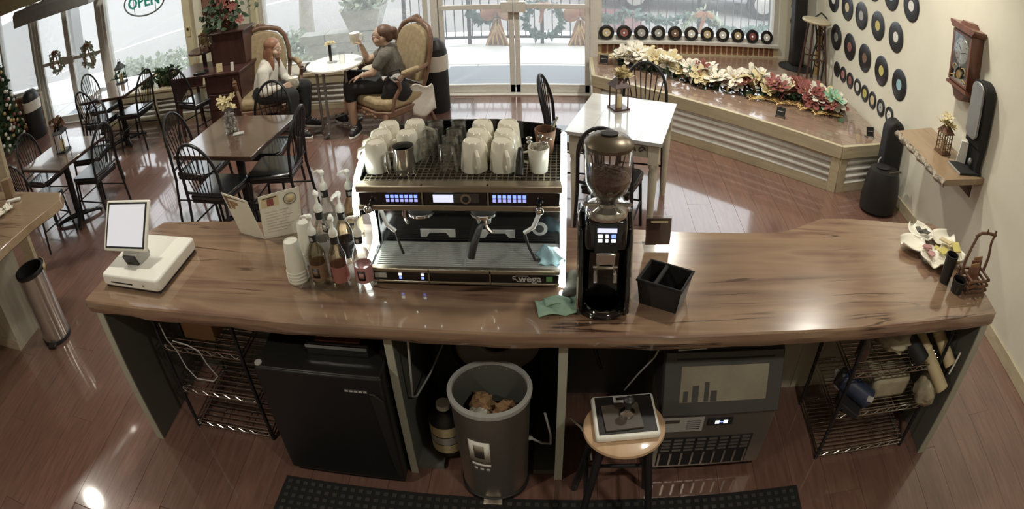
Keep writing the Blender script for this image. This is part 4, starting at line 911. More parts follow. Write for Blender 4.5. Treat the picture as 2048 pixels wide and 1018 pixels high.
# ---- cloths, knock box, card sign
tag(MB().grid(lambda u, v: (-.085 + .16*u - .02*v, 1.99 + .095*v + .02*u, HC + .003 + .014*abs(sin(5*u + 2.5*v)) + .01*u*v), 16, 12).build('green_cloth', M['teal'], thick=.003), 'folded pale green cloth on the counter left of the grinder base', 'cloth')
tag(MB().grid(lambda u, v: (-.06 + .10*u - .01*v, 2.045 + .05*v + .02*u, HC + .012 + .012*abs(sin(4*u + 3*v))), 10, 6).build('green_cloth', M['teal'], thick=.003), 'second layer of the pale green cloth heap beside the grinder', 'cloth')
tag(MB().grid(lambda u, v: (.0 + .07*u + .015*v, 2.10 + .17*v, HC + .012 + .022*sin(pi*u)*(.6 + .4*sin(9*v)) ), 10, 14).build('grey_cloth', M['greycloth'], thick=.006), 'crumpled dark grey cloth between espresso machine and grinder', 'cloth')
t = thing('knock_box', 'black square knock box with a bar across the open top', 'knock box', (.40, 2.11, HC), R(-27))
a, b, h, w = .078, .092, .115, .006
MB().hexa([(-a, -a*.8, 0), (a, -a*.8, 0), (a, a*.8, 0), (-a, a*.8, 0)], [(-a, -a*.8, w), (a, -a*.8, w), (a, a*.8, w), (-a, a*.8, w)]).build('floor', M['bplastic'], t)
sd = MB()
for q in range(4):
    c_, s_ = cos(q*pi/2), sin(q*pi/2); w1_, w2_ = (a, b) , (a*.8, b*.8)
    if q % 2 == 0: bt = [(-a, -a*.8, 0), (a, -a*.8, 0), (a, -a*.8 + w, 0), (-a, -a*.8 + w, 0)]; tp = [(-b, -b*.8, h), (b, -b*.8, h), (b, -b*.8 + w, h), (-b, -b*.8 + w, h)]
    else: bt = [(-a, -a*.8, 0), (-a + w, -a*.8, 0), (-a + w, a*.8, 0), (-a, a*.8, 0)]; tp = [(-b, -b*.8, h), (-b + w, -b*.8, h), (-b + w, b*.8, h), (-b, b*.8, h)]
    if q >= 2: bt = [(-x, -y, z) for x, y, z in bt]; tp = [(-x, -y, z) for x, y, z in tp]
    sd.hexa(bt, tp)
sd.build('walls', M['bplastic'], t)
rim = [(-b, -b*.8), (b, -b*.8), (b, b*.8), (-b, b*.8)]
MB().tube([(x, y, h) for x, y in rim], .007, 8, closed=True).build('rim', M['rubber'], t)
MB().cyl((-.02, -b*.8, h - .006), (-.02, b*.8, h - .006), .009).build('knock_bar', M['rubber'], t)
t = thing('card_sign', 'small brown upright card in clear acrylic stand behind the knock box', 'sign', (.415, 2.49, HC), R(2))
MB().obox((0, .0, .082), (.112, .003, .125), (R(-8), 0, 0)).build('card', M['darkwood'], t); MB().obox((0, -.004, .084), (.12, .003, .15), (R(-8), 0, 0)).build('acrylic_front', M['clear'], t)
MB().box(-.06, .06, -.035, .05, 0, .006).build('acrylic_foot', M['clear'], t)
MB().obox((0.0, -.009, .135), (.075, .001, .008), (R(-8), 0, 0)).build('print_line', M['lcream'], t); MB().obox((.0, .004, .036), (.085, .001, .006), (R(-8), 0, 0)).build('print_line', M['lcream'], t)

# ---- till
t = thing('till_stand', 'white tablet till with tilted bright screen on the left end of the counter', 'till', (-1.985, 2.20, HC), R(-3))
MB().prism([(-.20, -.19), (.19, -.19), (.205, -.17), (.205, .19), (.19, .20), (-.19, .20), (-.205, .19), (-.205, -.17)], .012, .075).build('cash_drawer', M['white'], t, bevel=.010)
MB().box(-.195, .195, -.18, .19, 0, .014).build('drawer_foot', M['bplastic'], t)
MB().box(-.14, .02, -.193, -.188, .036, .041).build('drawer_slot', M['blackm'], t); MB().lathe([(.006, 0), (.006, .003), (0, .003)], 12).xf(Matrix.Translation((.10, -.191, .042)) @ Matrix.Rotation(R(90), 4, 'X')).build('lock', M['chrome'], t)
MB().obox((-.035, -.03, .11), (.11, .10, .09), (R(20), 0, 0)).build('printer_block', M['lgrey'], t, bevel=.01)
MB().obox((-.035, -.088, .105), (.085, .012, .06), (R(20), 0, 0)).build('printer_slot', M['bplastic'], t)
q = Euler((R(52), 0, R(4)))
tb = MB().box(-.155, .155, -.125, .125, -.009, .009).build('tablet', M['white'], t, bevel=.012, loc=(-.075, .0, .245), rot=q)
MB().box(-.138, .138, -.112, .112, .009, .011).build('bezel', M['blackm'], tb); MB().box(-.127, .127, -.103, .103, .011, .0125).build('screen', M['posscreen'], tb)

# ---- menu card
t = thing('menu_brochure', 'open white folded menu card standing on the counter beside the till', 'menu', (-1.415, 2.515, HC))
def leafp(nm, c):
    m = MB(); c = [Vector(p) - Vector((-1.415, 2.515, HC)) for p in c]; n_ = (c[1] - c[0]).cross(c[3] - c[0]).normalized()*.0012
    return m.hexa([p - n_ for p in c], [p + n_ for p in c]).build(nm, M['paper'], t, smooth=0), c, n_
def onleaf(L_, u, v, d=1.6):
    c, n_ = L_[1], L_[2]; return tuple((c[0]*(1-u) + c[1]*u)*(1-v) + (c[3]*(1-u) + c[2]*u)*v + (-n_ if n_.y > 0 else n_)*d)
def patch(L_, u0, u1, v0, v1, nm, mt, d=1.6): MB().add([onleaf(L_, u0, v0, d), onleaf(L_, u1, v0, d), onleaf(L_, u1, v1, d), onleaf(L_, u0, v1, d)], [(0, 1, 2, 3)]).build(nm, M[mt], L_[0], smooth=0, thick=.0004)
L1 = leafp('right_page', [(-1.416, 2.506, HC), (-1.231, 2.587, HC), (-1.217, 2.60, 1.225), (-1.403, 2.503, 1.22)])
L2 = leafp('left_page', [(-1.418, 2.507, HC), (-1.576, 2.556, HC), (-1.66, 2.585, 1.205), (-1.47, 2.505, 1.20)])
patch(L1, .06, .48, .72, .95, 'photo_print', 'lcream'); patch(L1, .2, .36, .74, .90, 'drink_print', 'fred', 2.4); patch(L1, .1, .45, .91, .935, 'heading_line', 'scalepan', 2.4)
MB().tube([onleaf(L1, .76 + .15*cos(k*pi/10), .80 + .12*sin(k*pi/10), 2) for k in range(20)], .0016, 5, closed=True).build('round_emblem', M['scalepan'], L1[0])
MB().add([onleaf(L1, .76 + .11*cos(k*pi/10), .80 + .088*sin(k*pi/10), 1.8) for k in range(20)], [tuple(range(20))]).build('emblem_centre', M['lcream'], L1[0], thick=.0004)
for k in range(8): patch(L1, .12, .62 + .25*((k*7) % 3)/3, .14 + k*.065, .148 + k*.065, 'print_line', 'paneledge')
patch(L2, .10, .95, .62, .95, 'photo_print', 'lbrown'); patch(L2, .45, .8, .66, .86, 'food_print', 'tan', 2.4)
for k in range(6): patch(L2, .2, .75, .18 + k*.06, .188 + k*.06, 'print_line', 'paneledge')

# ---- cup stacks
def cupstack(x, y, n, h, lab):
    t = thing('cup_stack', lab, 'cups', (x, y, HC))
    MB().lathe([(.046, 0), (.047, .005), (.044, .08), (.033, h), (.031, h + .003), (.03, h - .002), (0, h - .002)], 28).build('top_cup', M['cup'], t)
    for k in range(n): MB().shell([(.0475 - k*.0004, .004 + k*.016), (.049, .007 + k*.016), (.0475 - k*.0004, .012 + k*.016), (.045, .008 + k*.016)], 28).build('cup_rim', M['cup'], t)
cupstack(-1.115, 2.19, 4, .195, 'front stack of white paper cups upside down beside the syrups')
cupstack(-1.105, 2.34, 4, .20, 'rear stack of white paper cups upside down beside the syrups')

# ---- syrup bottles on a stepped clear stand
t = thing('bottle_rack', 'clear stepped acrylic stand holding the syrup bottles', 'stand', (-.915, 2.20, HC))
for k in range(3): MB().box(-.17, .155, -.075 + k*.11, .03 + k*.11, .0 + k*.043, .008 + k*.043).build('step', M['clear'], t, bevel=.002)
for k in (1, 2): MB().box(-.17, .155, -.078 + k*.11, -.073 + k*.11, .008 + (k-1)*.043, .043*k).build('riser', M['clear'], t)
for sx in (-.17, .15): MB().box(sx, sx + .005, .03, .25, 0, .1).build('side', M['clear'], t)
MB().box(-.17, .155, -.083, -.078, 0, .03).build('lip', M['clear'], t)
def bottle(x, y, z, glass, lab, label, rz):
    t = thing('syrup_bottle', label, 'bottle', (x, y, HC + z), R(rz)); t.scale = (1, 1, .93)
    MB().lathe([(.034, 0), (.0375, .004), (.0375, .15), (.036, .165), (.018, .215), (.0145, .225), (.0145, .262), (.016, .266)], 24).build('glass', M[glass], t)
    MB().shell([(.0385, .035), (.0385, .115), (.0375, .115), (.0375, .035)], 24).build('front_label', M[lab], t)
    for z0, z1, a0, a1, m_ in ((.05, .10, -115, -65, 'bplastic'), (.062, .088, -105, -75, lab)): MB().grid(lambda u, v: ((.0388 + .0003*(m_ == lab))*cos(R(a0 + (a1 - a0)*u)), (.0388 + .0003*(m_ == lab))*sin(R(a0 + (a1 - a0)*u)), z0 + (z1 - z0)*v), 6, 1).build('label_print', M[m_], t, thick=.0003)
    MB().shell([(.0175, .222), (.0162, .255), (.0150, .255), (.0160, .222)], 18).build('neck_label', M['bplastic'], t); MB().box(-.006, .006, -.0185, -.0165, .23, .248).build('neck_mark', M['lgrey'], t)
    pu = MB().lathe([(.018, .258), (.0185, .275), (.012, .29), (.007, .296), (.006, .325), (.011, .33), (.0135, .345), (.009, .352), (0, .353)], 18).build('pump', M['white'], t)
    MB().tube([(0, 0, .343), (-.02, 0, .344), (-.036, 0, .338), (-.04, 0, .328)], [.009, .008, .006, .0055], 8).build('pump_spout', M['white'], pu)
    return t
G = [(-.995, 2.165, .008, 'amber', 'lbrown', 'front left syrup bottle with brown label and white pump', -5), (-.897, 2.155, .008, 'amber', 'lred', 'front middle syrup bottle with red label and white pump', -70), (-.795, 2.16, .008, 'clearsyrup', 'lpink', 'front right syrup bottle with pink label and white pump', 0),
     (-.995, 2.275, .051, 'clearsyrup', 'lgrey', 'second row left syrup bottle with silver label', -60), (-.895, 2.275, .051, 'amber', 'bplastic', 'second row right syrup bottle with black label', 60),
     (-1.0, 2.385, .094, 'clearsyrup', 'lwhite', 'back row left clear syrup bottle behind the paper cups', -20), (-.885, 2.39, .094, 'amber', 'lcream', 'back row right amber syrup bottle close to the machine', 15)]
for a in G: bottle(*a)

# ---- petal dish, tumblers, twig basket at the right end
def petal(t, a, d, r0, mat='ceramic', name='petal_bowl'):
    m = MB()
    def f(u, v):
        w_ = (u - .5)*2; x = r0*(.22 + .78*v); half = r0*.40*sin(pi*min(1, .10 + .82*v))**.75
        return (x, w_*half, .012 + r0*(.15*w_*w_*(.5 + .5*v) + .12*max(0, v - .45)**1.4 + .10*(1 - v)**2))
    m.grid(f, 12, 12); return m.build(name, M[mat], t, rot=(0, 0, R(a)), thick=.005)
t = thing('petal_dish', 'white ceramic serving dish shaped like spread petals near the wall end', 'dish', (1.95, 2.46, HC))
for a in (172, 100, 28, 244, 316): petal(t, a, 0, .215)
MB().lathe([(.05, 0), (.055, .004), (.04, .014), (0, .014)], 24).build('foot', M['ceramic'], t)
rgp = random.Random(9)
for k in range(8):
    a = R(235 + rgp.uniform(-25, 25)) if k < 4 else R(100 + rgp.uniform(-20, 20)); r_ = rgp.uniform(.08, .13)
    tag(MB().obox((1.95 + r_*cos(a), 2.46 + r_*sin(a), HC + .043 + .006*(k % 4)), (.045, .03, .006), (rgp.uniform(-.2, .2), rgp.uniform(-.2, .2), rgp.uniform(0, 3))).build('sugar_packet', M['lpink'] if k < 4 else M['greycloth'], bevel=.001), 'pink sugar packet lying in the front right petal' if k < 4 else 'grey tea sachet lying in the back petal', 'packet', 'pink packets in the petal dish' if k < 4 else 'grey sachets in the petal dish')
for k in range(7):
    a = R(-40 + k*17); r_ = .16 + .03*(k % 3)
    tag(MB().obox((2.03 + .055*cos(k*2.4), 2.38 + .05*sin(k*2.4) + .03*(k % 2), HC + .012 + .011*k), (.075, .05, .008), (R(8*(k % 3 - 1)), R(10*(k % 2)), k*.9)).build('sugar_sachet', M['lyellow'] if k % 3 else M['lcream'], bevel=.001), 'yellow paper sachet in the heap between petal dish and twig basket', 'packet', 'yellow sachets heaped beside the petal dish')
def tumbler(x, y, h, r, lab):
    t = thing('tumbler', lab, 'tumbler', (x, y, HC)); MB().shell([(r*.8, 0), (r, h), (r - .004, h), (r*.8 - .004, .004)], 28).build('body', M['bplastic'], t); MB().lathe([(0, .004), (r*.8 - .002, .004)], 24).build('bottom', M['bplastic'], t)
    MB().lathe([(0, h - .02), (r - .004, h - .02)], 24).build('lid', M['dgrey'], t)
tumbler(1.895, 2.185, .155, .037, 'tall black tumbler beside the petal dish'); tumbler(1.935, 2.10, .07, .042, 'short black cup in front of the tall black tumbler')
t = thing('twig_basket', 'rustic twig basket with tall branch handle at the wall end of the counter', 'basket', (2.06, 2.13, HC), R(4))
tw = MB()
for z in (.012, .04, .07):
    for yy in (-.06, .06): tw.tube([(-.085, yy, z), (-.03, yy + .004, z + .003), (.03, yy - .003, z), (.085, yy, z + .002)], .008, 6)
    for xx in (-.07, .07): tw.tube([(xx, -.07, z + .012), (xx + .003, 0, z + .012), (xx, .07, z + .012)], .008, 6)
tw.build('twig_walls', M['fbrown'], t)
MB().box(-.075, .075, -.06, .06, .003, .012).build('floor', M['darkwood'], t)
MB().tube([(-.085, .02, .07), (-.09, .022, .14), (-.07, .024, .22), (-.045, .025, .285)], [.010, .009, .008, .008], 8).tube([(.09, .02, .07), (.10, .022, .15), (.085, .024, .23), (.10, .025, .30)], [.010, .009, .008, .006], 8).tube([(-.06, .025, .275), (-.02, .026, .292), (.04, .026, .288), (.105, .026, .275)], [.009, .008, .008, .010], 8).tube([(.03, .026, .29), (.02, .02, .315)], [.006, .004], 6).build('branch_handle', M['fbrown'], t)
for k in range(4): tag(MB().obox((2.035 + .02*k, 2.115 + .018*k, HC + .075 + .008*k), (.075, .006, .09), (R(-12), 0, R(8*(k % 2)))).build('tea_box', M['tan'] if k % 2 else M['clockwood'], bevel=.001), ['front brown tea packet in the twig basket', 'second tan tea packet in the twig basket', 'third brown tea packet in the twig basket', 'rear tan tea packet in the twig basket'][k], 'packet')
# ================================================================== tables and chairs
ch = thing('dining_chair', '', 'chair')
def seatpoly(s=1): return [(-.17*s, -.19*s), (.17*s, -.19*s), (.205*s, .16*s), (.17*s, .205*s), (-.17*s, .205*s), (-.205*s, .16*s)]
MB().prism(seatpoly(), .43, .47).build('seat', M['vinyl'], ch, bevel=.015, seg=2)
MB().prism(seatpoly(.96), .405, .43).build('seat_frame', M['black'], ch)
arch = []
for k in range(17):
    a = pi*k/16; arch.append((-.185*cos(a), -.215 - .075*(sin(a)), .66 + .29*sin(a)**.9 if sin(a) > 0 else .66))
MB().tube([(-.19, -.20, .40)] + arch + [(.19, -.20, .40)], .0135, 8).build('back_arch', M['black'], ch)
MB().tube([(-.185, -.20, .50), (0, -.215, .50), (.185, -.20, .50)], .011, 8).build('back_rail', M['black'], ch)
for k in range(7):
    u = (k - 3)/3; x1 = u*.155; s_ = sqrt(max(0, 1 - (x1/.185)**2))
    MB().tube([(u*.085, -.213, .50), (x1, -.215 - .075*s_, .66 + .29*s_**.9)], .005, 6).build('spindle', M['black'], ch)
for sx in (-1, 1):
    MB().tube([(sx*.19, -.20, .42), (sx*.20, -.25, 0)], .0125, 8).build('leg', M['black'], ch); MB().tube([(sx*.175, .17, .42), (sx*.195, .205, 0)], .0125, 8).build('leg', M['black'], ch)
MB().tube([(-.186, .185, .22), (.186, .185, .22)], .008, 6).tube([(-.186, .185, .22), (-.195, -.225, .22)], .008, 6).tube([(.186, .185, .22), (.195, -.225, .22)], .008, 6).build('stretcher', M['black'], ch)
CH_ = [(-2.66, 3.86, -6, 'black chair with arched spindle back at the near side of the brown table'), (-3.24, 4.50, -94, 'black arched back chair at the left side of the brown table'), (-2.01, 4.42, 92, 'black arched back chair at the right side of the brown table, turned sideways'), (-2.50, 5.06, 180, 'black arched back chair at the far side of the brown table'),
       (-5.5, 4.46, -92, 'black arched back chair at the left side of the table with lantern near the bin'), (-4.88, 3.72, -8, 'black arched back chair at the near side of the lantern table, behind the timber bar'), (-4.20, 4.46, 86, 'black arched back chair at the right side of the lantern table'), (-4.86, 5.16, 184, 'black arched back chair at the far side of the lantern table'),
       (-5.52, 5.70, -4, 'black arched back chair at the near side of the window table'), (-6.06, 6.44, -92, 'black arched back chair at the left side of the window table by the glass entrance'), (-4.80, 6.14, 88, 'black arched back chair at the right side of the window table'),
       (-4.16, 6.04, -20, 'black arched back chair pulled up to the mahogany desk'),
       (.265, 3.98, -17, 'black arched back chair at the near side of the pale farm table, behind the grinder'), (.69, 5.35, 170, 'black arched back chair between the pale farm table and the stage'), (-.13, 4.97, -98, 'black arched back chair at the left side of the pale farm table, seen edge on')]
first = True
for x, y, rz, lab in CH_:
    c = (x - .23*sin(R(rz)), y + .23*cos(R(rz)), 0)
    if first: ch.location = c; ch.rotation_euler.z = R(rz); ch['label'] = lab; ch['group'] = 'black arched back chairs'; first = False
    else: dup(ch, c, R(rz), lab, 'black arched back chairs')

def ped_table(label, x, y, rz, w, top, edge, z=.75):
    t = thing('cafe_table', label, 'table', (x, y, 0), R(rz))
    tp = MB().box(-w/2, w/2, -w/2, w/2, z - .03, z).build('tabletop', M[top], t, bevel=.006)
    MB().box(-w/2 - .002, w/2 + .002, -w/2 - .002, w/2 + .002, z - .035, z - .006).build('edge_band', M[edge], tp)
    MB().cyl((0, 0, .04), (0, 0, z - .03), .038, n=16).build('column', M['black'], t); MB().box(-.13, .13, -.13, .13, z - .045, z - .03).build('top_plate', M['black'], t)
    for k in range(4):
        a = R(45 + 90*k); MB().tube([(0, 0, .055), (.15*cos(a), .15*sin(a), .05), (.27*cos(a), .27*sin(a), .03)], [.03, .024, .018], 8).ball((.27*cos(a), .27*sin(a), .02), .02, 8, 6).build('foot', M['black'], t)
    return t
ped_table('square brown table with flower jar in the middle of the room', -2.575, 4.42, -6, .80, 'tablebrown', 'tableedge')
ped_table('square table with black lantern, shining with window light, behind the timber bar', -4.74, 4.34, -6, .74, 'tablegloss', 'tableedge')
ped_table('square table in front of the window beside the glass entrance', -5.36, 6.25, 2, .80, 'tablegloss', 'tableedge')

t = thing('farm_table', 'pale distressed farm table with painted apron and turned legs', 'table', (.445, 4.57, 0), R(-16))
w, d = .68, .82
for k in range(4): MB().box(-w/2 + k*w/4 + .0004, -w/2 + (k+1)*w/4 - .0004, -d/2, d/2, .755, .78).build('board', M['farmtop'], t)
ap = MB().box(-w/2 + .05, w/2 - .05, -d/2 + .05, -d/2 + .07, .64, .755).box(-w/2 + .05, w/2 - .05, d/2 - .07, d/2 - .05, .64, .755).box(-w/2 + .05, -w/2 + .07, -d/2 + .05, d/2 - .05, .64, .755).box(w/2 - .07, w/2 - .05, -d/2 + .05, d/2 - .05, .64, .755).build('apron', M['painted'], t)
sc_ = MB()
for k in range(7): sc_.tube([(-.2 + .066*k + .022*cos(a*.7), -d/2 + .047, .70 + .018*sin(a*.9 + k)) for a in range(9)], .004, 5)
sc_.build('painted_scroll', M['scalepan'], ap)
lp_ = MB().lathe([(.018, 0), (.022, .06), (.026, .3), (.034, .52), (.028, .55), (.036, .57), (.036, .60)], 16); lp_.box(-.036, .036, -.036, .036, .60, .755)
lm = lp_.mesh('leg', M['painted'])
for sx in (-1, 1):
    for sy in (-1, 1):
        o = bpy.data.objects.new('leg', lm); COL.objects.link(o); o.parent = t; o.location = (sx*(w/2 - .06), sy*(d/2 - .06), 0)

t = thing('round_table', 'round white topped table with bent metal legs between the two seated women', 'table', (-2.29, 6.24, 0))
MB().lathe([(0, .715), (.30, .715), (.305, .728), (.30, .74), (0, .74)], 40).build('tabletop', M['white'], t)
for a in (200, 250, 320, 60): MB().tube([(.2*cos(R(a)), .2*sin(R(a)), .715), (.2*cos(R(a)), .2*sin(R(a)), .06), (.23*cos(R(a)), .23*sin(R(a)), .02), (.3*cos(R(a)), .3*sin(R(a)), .015)], .016, 8).build('leg', M['mist'], t)
MB().tube([(.2*cos(R(a)), .2*sin(R(a)), .12) for a in (200, 250, 320, 60)], .01, 6, closed=True).build('stretcher', M['mist'], t)

# ---- jars and lanterns on tables
def flowerhead(mb, c, r, nrm, rg, n=6, cup=.5):
    nrm = Vector(nrm).normalized(); u = nrm.orthogonal().normalized(); v = nrm.cross(u); c = Vector(c); a0 = rg.uniform(0, 6)
    for ring, (rr_, cp_, m) in enumerate(((1, cup, n), (.6, cup*1.3, n - 1))):
        for k in range(m):
            a = a0 + ring*.5 + 2*pi*k/m; d = u*cos(a) + v*sin(a); w_ = nrm.cross(d)
            p = [c, c + d*r*rr_*.45 + w_*r*.30*rr_ + nrm*r*cp_*.25, c + d*r*rr_*.95 + w_*r*.24*rr_ + nrm*r*cp_*.6, c + d*r*rr_*1.1 + nrm*r*cp_*.55, c + d*r*rr_*.95 - w_*r*.24*rr_ + nrm*r*cp_*.6, c + d*r*rr_*.45 - w_*r*.30*rr_ + nrm*r*cp_*.25]
            mb.add(p, [(0, 1, 2, 3), (0, 3, 4, 5)])
rg = random.Random(21)
t = thing('flower_jar', 'square glass jar of pale stones with cream dried flowers on the brown table', 'jar', (-2.63, 4.48, .75), R(20))
MB().box(-.055, .055, -.055, .055, 0, .2).build('glass', M['clear'], t, bevel=.006)
q = MB()
for _ in range(60): q.ball((rg.uniform(-.042, .042), rg.uniform(-.042, .042), rg.uniform(.012, .16)), rg.uniform(.010, .016), 6, 4)
o = q.build('pebbles', M['lgrey'], t); o['kind'] = 'stuff'
q = MB()
for k in range(9): flowerhead(q, (rg.uniform(-.06, .06), rg.uniform(-.05, .05), .21 + rg.uniform(0, .07)), .045, (rg.uniform(-.6, .6), rg.uniform(-.9, .2), 1), rg)
q.build('blossoms', M['fcream'], t, smooth=0)
tag(MB().box(-.045, .045, -.03, .03, 0, .012).build('napkin_dispenser', M['lgrey'], loc=(-2.54, 4.42, .75), rot=(0, 0, .4), bevel=.003), 'small pale coaster beside the flower jar on the brown table', 'coaster')
def lantern(label, loc, rz, s=1.0, mat='darkwood', grid=False):
    t = thing('table_lantern', label, 'lantern', loc, rz)
    q = MB()
    for sx in (-1, 1):
        for sy in (-1, 1): q.box(sx*.05*s - .004, sx*.05*s + .004, sy*.05*s - .004, sy*.05*s + .004, .015*s, .18*s)
    q.box(-.055*s, .055*s, -.055*s, .055*s, .178*s, .188*s)
    if grid:
        for z in (.055, .095, .135):
            for sy in (-1, 1): q.box(-.05*s, .05*s, sy*.05*s - .002, sy*.05*s + .002, z*s, z*s + .004); q.box(sy*.05*s - .002, sy*.05*s + .002, -.05*s, .05*s, z*s, z*s + .004)
        for sx in (-.017, .017):
            for sy in (-1, 1): q.box(sx*s - .002, sx*s + .002, sy*.05*s - .002, sy*.05*s + .002, .015*s, .18*s); q.box(sy*.05*s - .002, sy*.05*s + .002, sx*s - .002, sx*s + .002, .015*s, .18*s)
    q.build('frame', M[mat], t)
    MB().box(-.062*s, .062*s, -.062*s, .062*s, 0, .016*s).build('base', M[mat], t)
    MB().hexa([(-.066*s, -.066*s, .186*s), (.066*s, -.066*s, .186*s), (.066*s, .066*s, .186*s), (-.066*s, .066*s, .186*s)], [(-.02*s, -.02*s, .25*s), (.02*s, -.02*s, .25*s), (.02*s, .02*s, .25*s), (-.02*s, .02*s, .25*s)]).box(-.018*s, .018*s, -.018*s, .018*s, .25*s, .272*s).build('roof', M[mat], t)
    MB().tube([(.02*s*cos(a), 0, .285*s + .02*s*sin(a)) for a in [2*pi*k/12 for k in range(12)]], .003, 6, closed=True).build('ring', M[mat], t)
    MB().cyl((0, 0, .016*s), (0, 0, .11*s), .027*s).build('candle', M['lcream'], t)
    return t
t = lantern('small brown house shaped lantern with candle and dried bow on the farm table', (.41, 4.72, .78), R(25))
q = MB()
for k in range(8): flowerhead(q, (rg.uniform(-.02, .07), rg.uniform(-.03, .05), .25 + rg.uniform(0, .06)), .05, (rg.uniform(-.8, .8), rg.uniform(-.8, .4), 1), rg, 5)
q.build('dried_bow', M['fcream'], t, smooth=0)
t = lantern('black lantern with candle on the shining table near the timber bar', (-4.72, 4.36, .75), R(10), 1.1, 'black')
q = MB(); tufts(q, [(0, 0, .30)], .025, 60, .05, rg); q.build('dried_bow', M['fbrown'], t, smooth=0)
t = lantern('thin black lantern on the window table beside the door frame', (-5.42, 6.45, .75), R(5), 1.05, 'iron')
t = thing('condiment_caddy', 'clear caddy with flowers and cards on the round white table', 'caddy', (-2.31, 6.24, .74))
MB().box(-.05, .05, -.035, .035, 0, .17).build('holder', M['clear'], t, bevel=.004); MB().box(-.03, .0, -.01, .0, .02, .2).build('black_card', M['blackm'], t)
q = MB()
for k in range(6): flowerhead(q, (-.03 + rg.uniform(-.04, .05), rg.uniform(-.03, .03), .19 + rg.uniform(0, .05)), .032, (rg.uniform(-.8, .8), rg.uniform(-.8, .4), 1), rg, 5)
q.build('blossoms', M['fcream'], t, smooth=0)
t = thing('water_glass', 'clear drinking glass on the round white table', 'glass', (-2.19, 6.20, .74)); MB().shell([(.03, 0), (.034, .12), (.032, .12), (.028, .004)], 20).build('bowl', M['clear'], t)

# ================================================================== mahogany desk with hutch and flowers
t = thing('writing_desk', 'dark mahogany desk with kneehole and tall hutch by the left pier', 'desk', (-3.95, 6.5, 0))
MB().box(-.46, .52, -.28, .30, .72, .75).build('desktop', M['darkwood'], t, bevel=.006)
MB().slab([(-.46, .25), (-.40, .25), (-.36, .48), (-.22, .62), (-.02, .62), (.0, .72), (-.46, .72)], 'y', -.27, -.25).build('shaped_apron', M['darkwood'], t)
pd = MB().box(.02, .50, -.25, .29, .08, .72).build('pedestal', M['darkwood'], t)
for k in range(3): dw = MB().box(.04, .48, -.262, -.25, .11 + k*.2, .29 + k*.2).build('drawer', M['darkwood'], pd, bevel=.004)
for sx, sy in ((-.43, -.24), (-.43, .26), (.05, -.2), (.47, -.2)): MB().cyl((sx, sy, 0), (sx, sy, .72 if sx < 0 else .08), .025, .02).build('leg', M['darkwood'], t)
ht = MB().box(.03, .47, .02, .30, .75, 1.14).build('hutch', M['darkwood'], t, bevel=.006); MB().box(.0, .50, -.01, .31, 1.14, 1.16).build('hutch_top', M['darkwood'], t, bevel=.004)
MB().box(-.02, .03, .05, .28, .75, 1.02).build('side_gallery', M['darkwood'], t)
MB().lathe([(0, .92), (.2, .92), (.205, .932), (.2, .945), (0, .945)], 32, (-.22, .2, 0)).build('round_shelf', M['darkwood'], t); MB().cyl((-.22, .2, .75), (-.22, .2, .92), .03).build('shelf_post', M['darkwood'], t)
t = thing('flower_arrangement', 'big poinsettia arrangement of red and white blossoms on top of the desk hutch', 'flowers', (-3.76, 6.66, 1.16))
MB().lathe([(.07, 0), (.09, .05), (.10, .1), (.09, .1), (0, .09)], 20).build('bowl', M['fbrown'], t)
q = MB(); tufts(q, [(rg.gauss(0, .12), rg.gauss(0, .1), rg.uniform(.06, .34)) for _ in range(50)], .05, 330, .075, rg); q.build('leaves', M['leaf'], t, smooth=0)
for nm, mt, n_ in (('red_blossoms', 'fred', 40), ('white_blossoms', 'fwhite', 16)):
    q = MB()
    for k in range(n_): a = rg.uniform(pi, 2*pi); q2 = rg.uniform(0, .22); flowerhead(q, (q2*cos(a)*1.1, q2*sin(a)*.7, .10 + rg.uniform(0, .34)), .065 if mt == 'fred' else .05, (cos(a), sin(a) - .3, .6), rg, 6, .3)
    q.build(nm, M[mt], t, smooth=0)
t = thing('glass_lantern', 'brown lantern with dried flowers on the round shelf of the desk', 'lantern', (-4.1, 6.68, .945)); MB().box(-.06, .06, -.06, .06, 0, .18).build('glass', M['clear'], t)
q = MB()
for sx in (-.06, .06):
    for sy in (-.06, .06): q.box(sx - .006, sx + .006, sy - .006, sy + .006, 0, .19)
q.box(-.068, .068, -.068, .068, .185, .2).box(-.068, .068, -.068, .068, -.0, .012).build('frame', M['fbrown'], t)
q = MB(); tufts(q, [(0, 0, .1), (0, 0, .2)], .03, 90, .07, rg); q.build('dried_flowers', M['fcream'], t, smooth=0)
tag(MB().obox((-3.72, 6.28, .80), (.075, .012, .10), (R(-12), 0, R(10))).build('framed_card', M['lcream'], bevel=.002), 'small cream framed card standing on the desk', 'card')
tag(MB().obox((-3.54, 6.27, .80), (.035, .012, .10), (R(-8), 0, 0)).build('white_card', M['lwhite'], bevel=.002), 'narrow white card standing at the right end of the desk', 'card')
tag(MB().obox((-4.0, 6.30, .765), (.16, .12, .03), (0, 0, R(8))).build('notebook', M['vinyl'], bevel=.004), 'dark grey notebook lying on the desk behind the chair', 'notebook')
t = thing('wall_picture', 'red brown framed picture on the pier between the front windows', 'picture', (-4.30, 7.235, 1.27)); MB().box(-.13, .13, -.02, .012, 0, .42).build('frame', M['darkwood'], t, bevel=.006); MB().box(-.11, .11, -.024, -.02, .02, .40).build('canvas', M['pictured'], t)
t = thing('light_switch', 'cream switch plate with dark knob on the left edge of the pier', 'switch', (-4.68, 7.195, 1.10)); MB().box(-.03, .03, -.006, .005, -.07, .07).build('plate', M['lcream'], t, bevel=.003); MB().box(-.01, .01, -.02, -.005, .02, .05).build('toggle', M['blackm'], t)

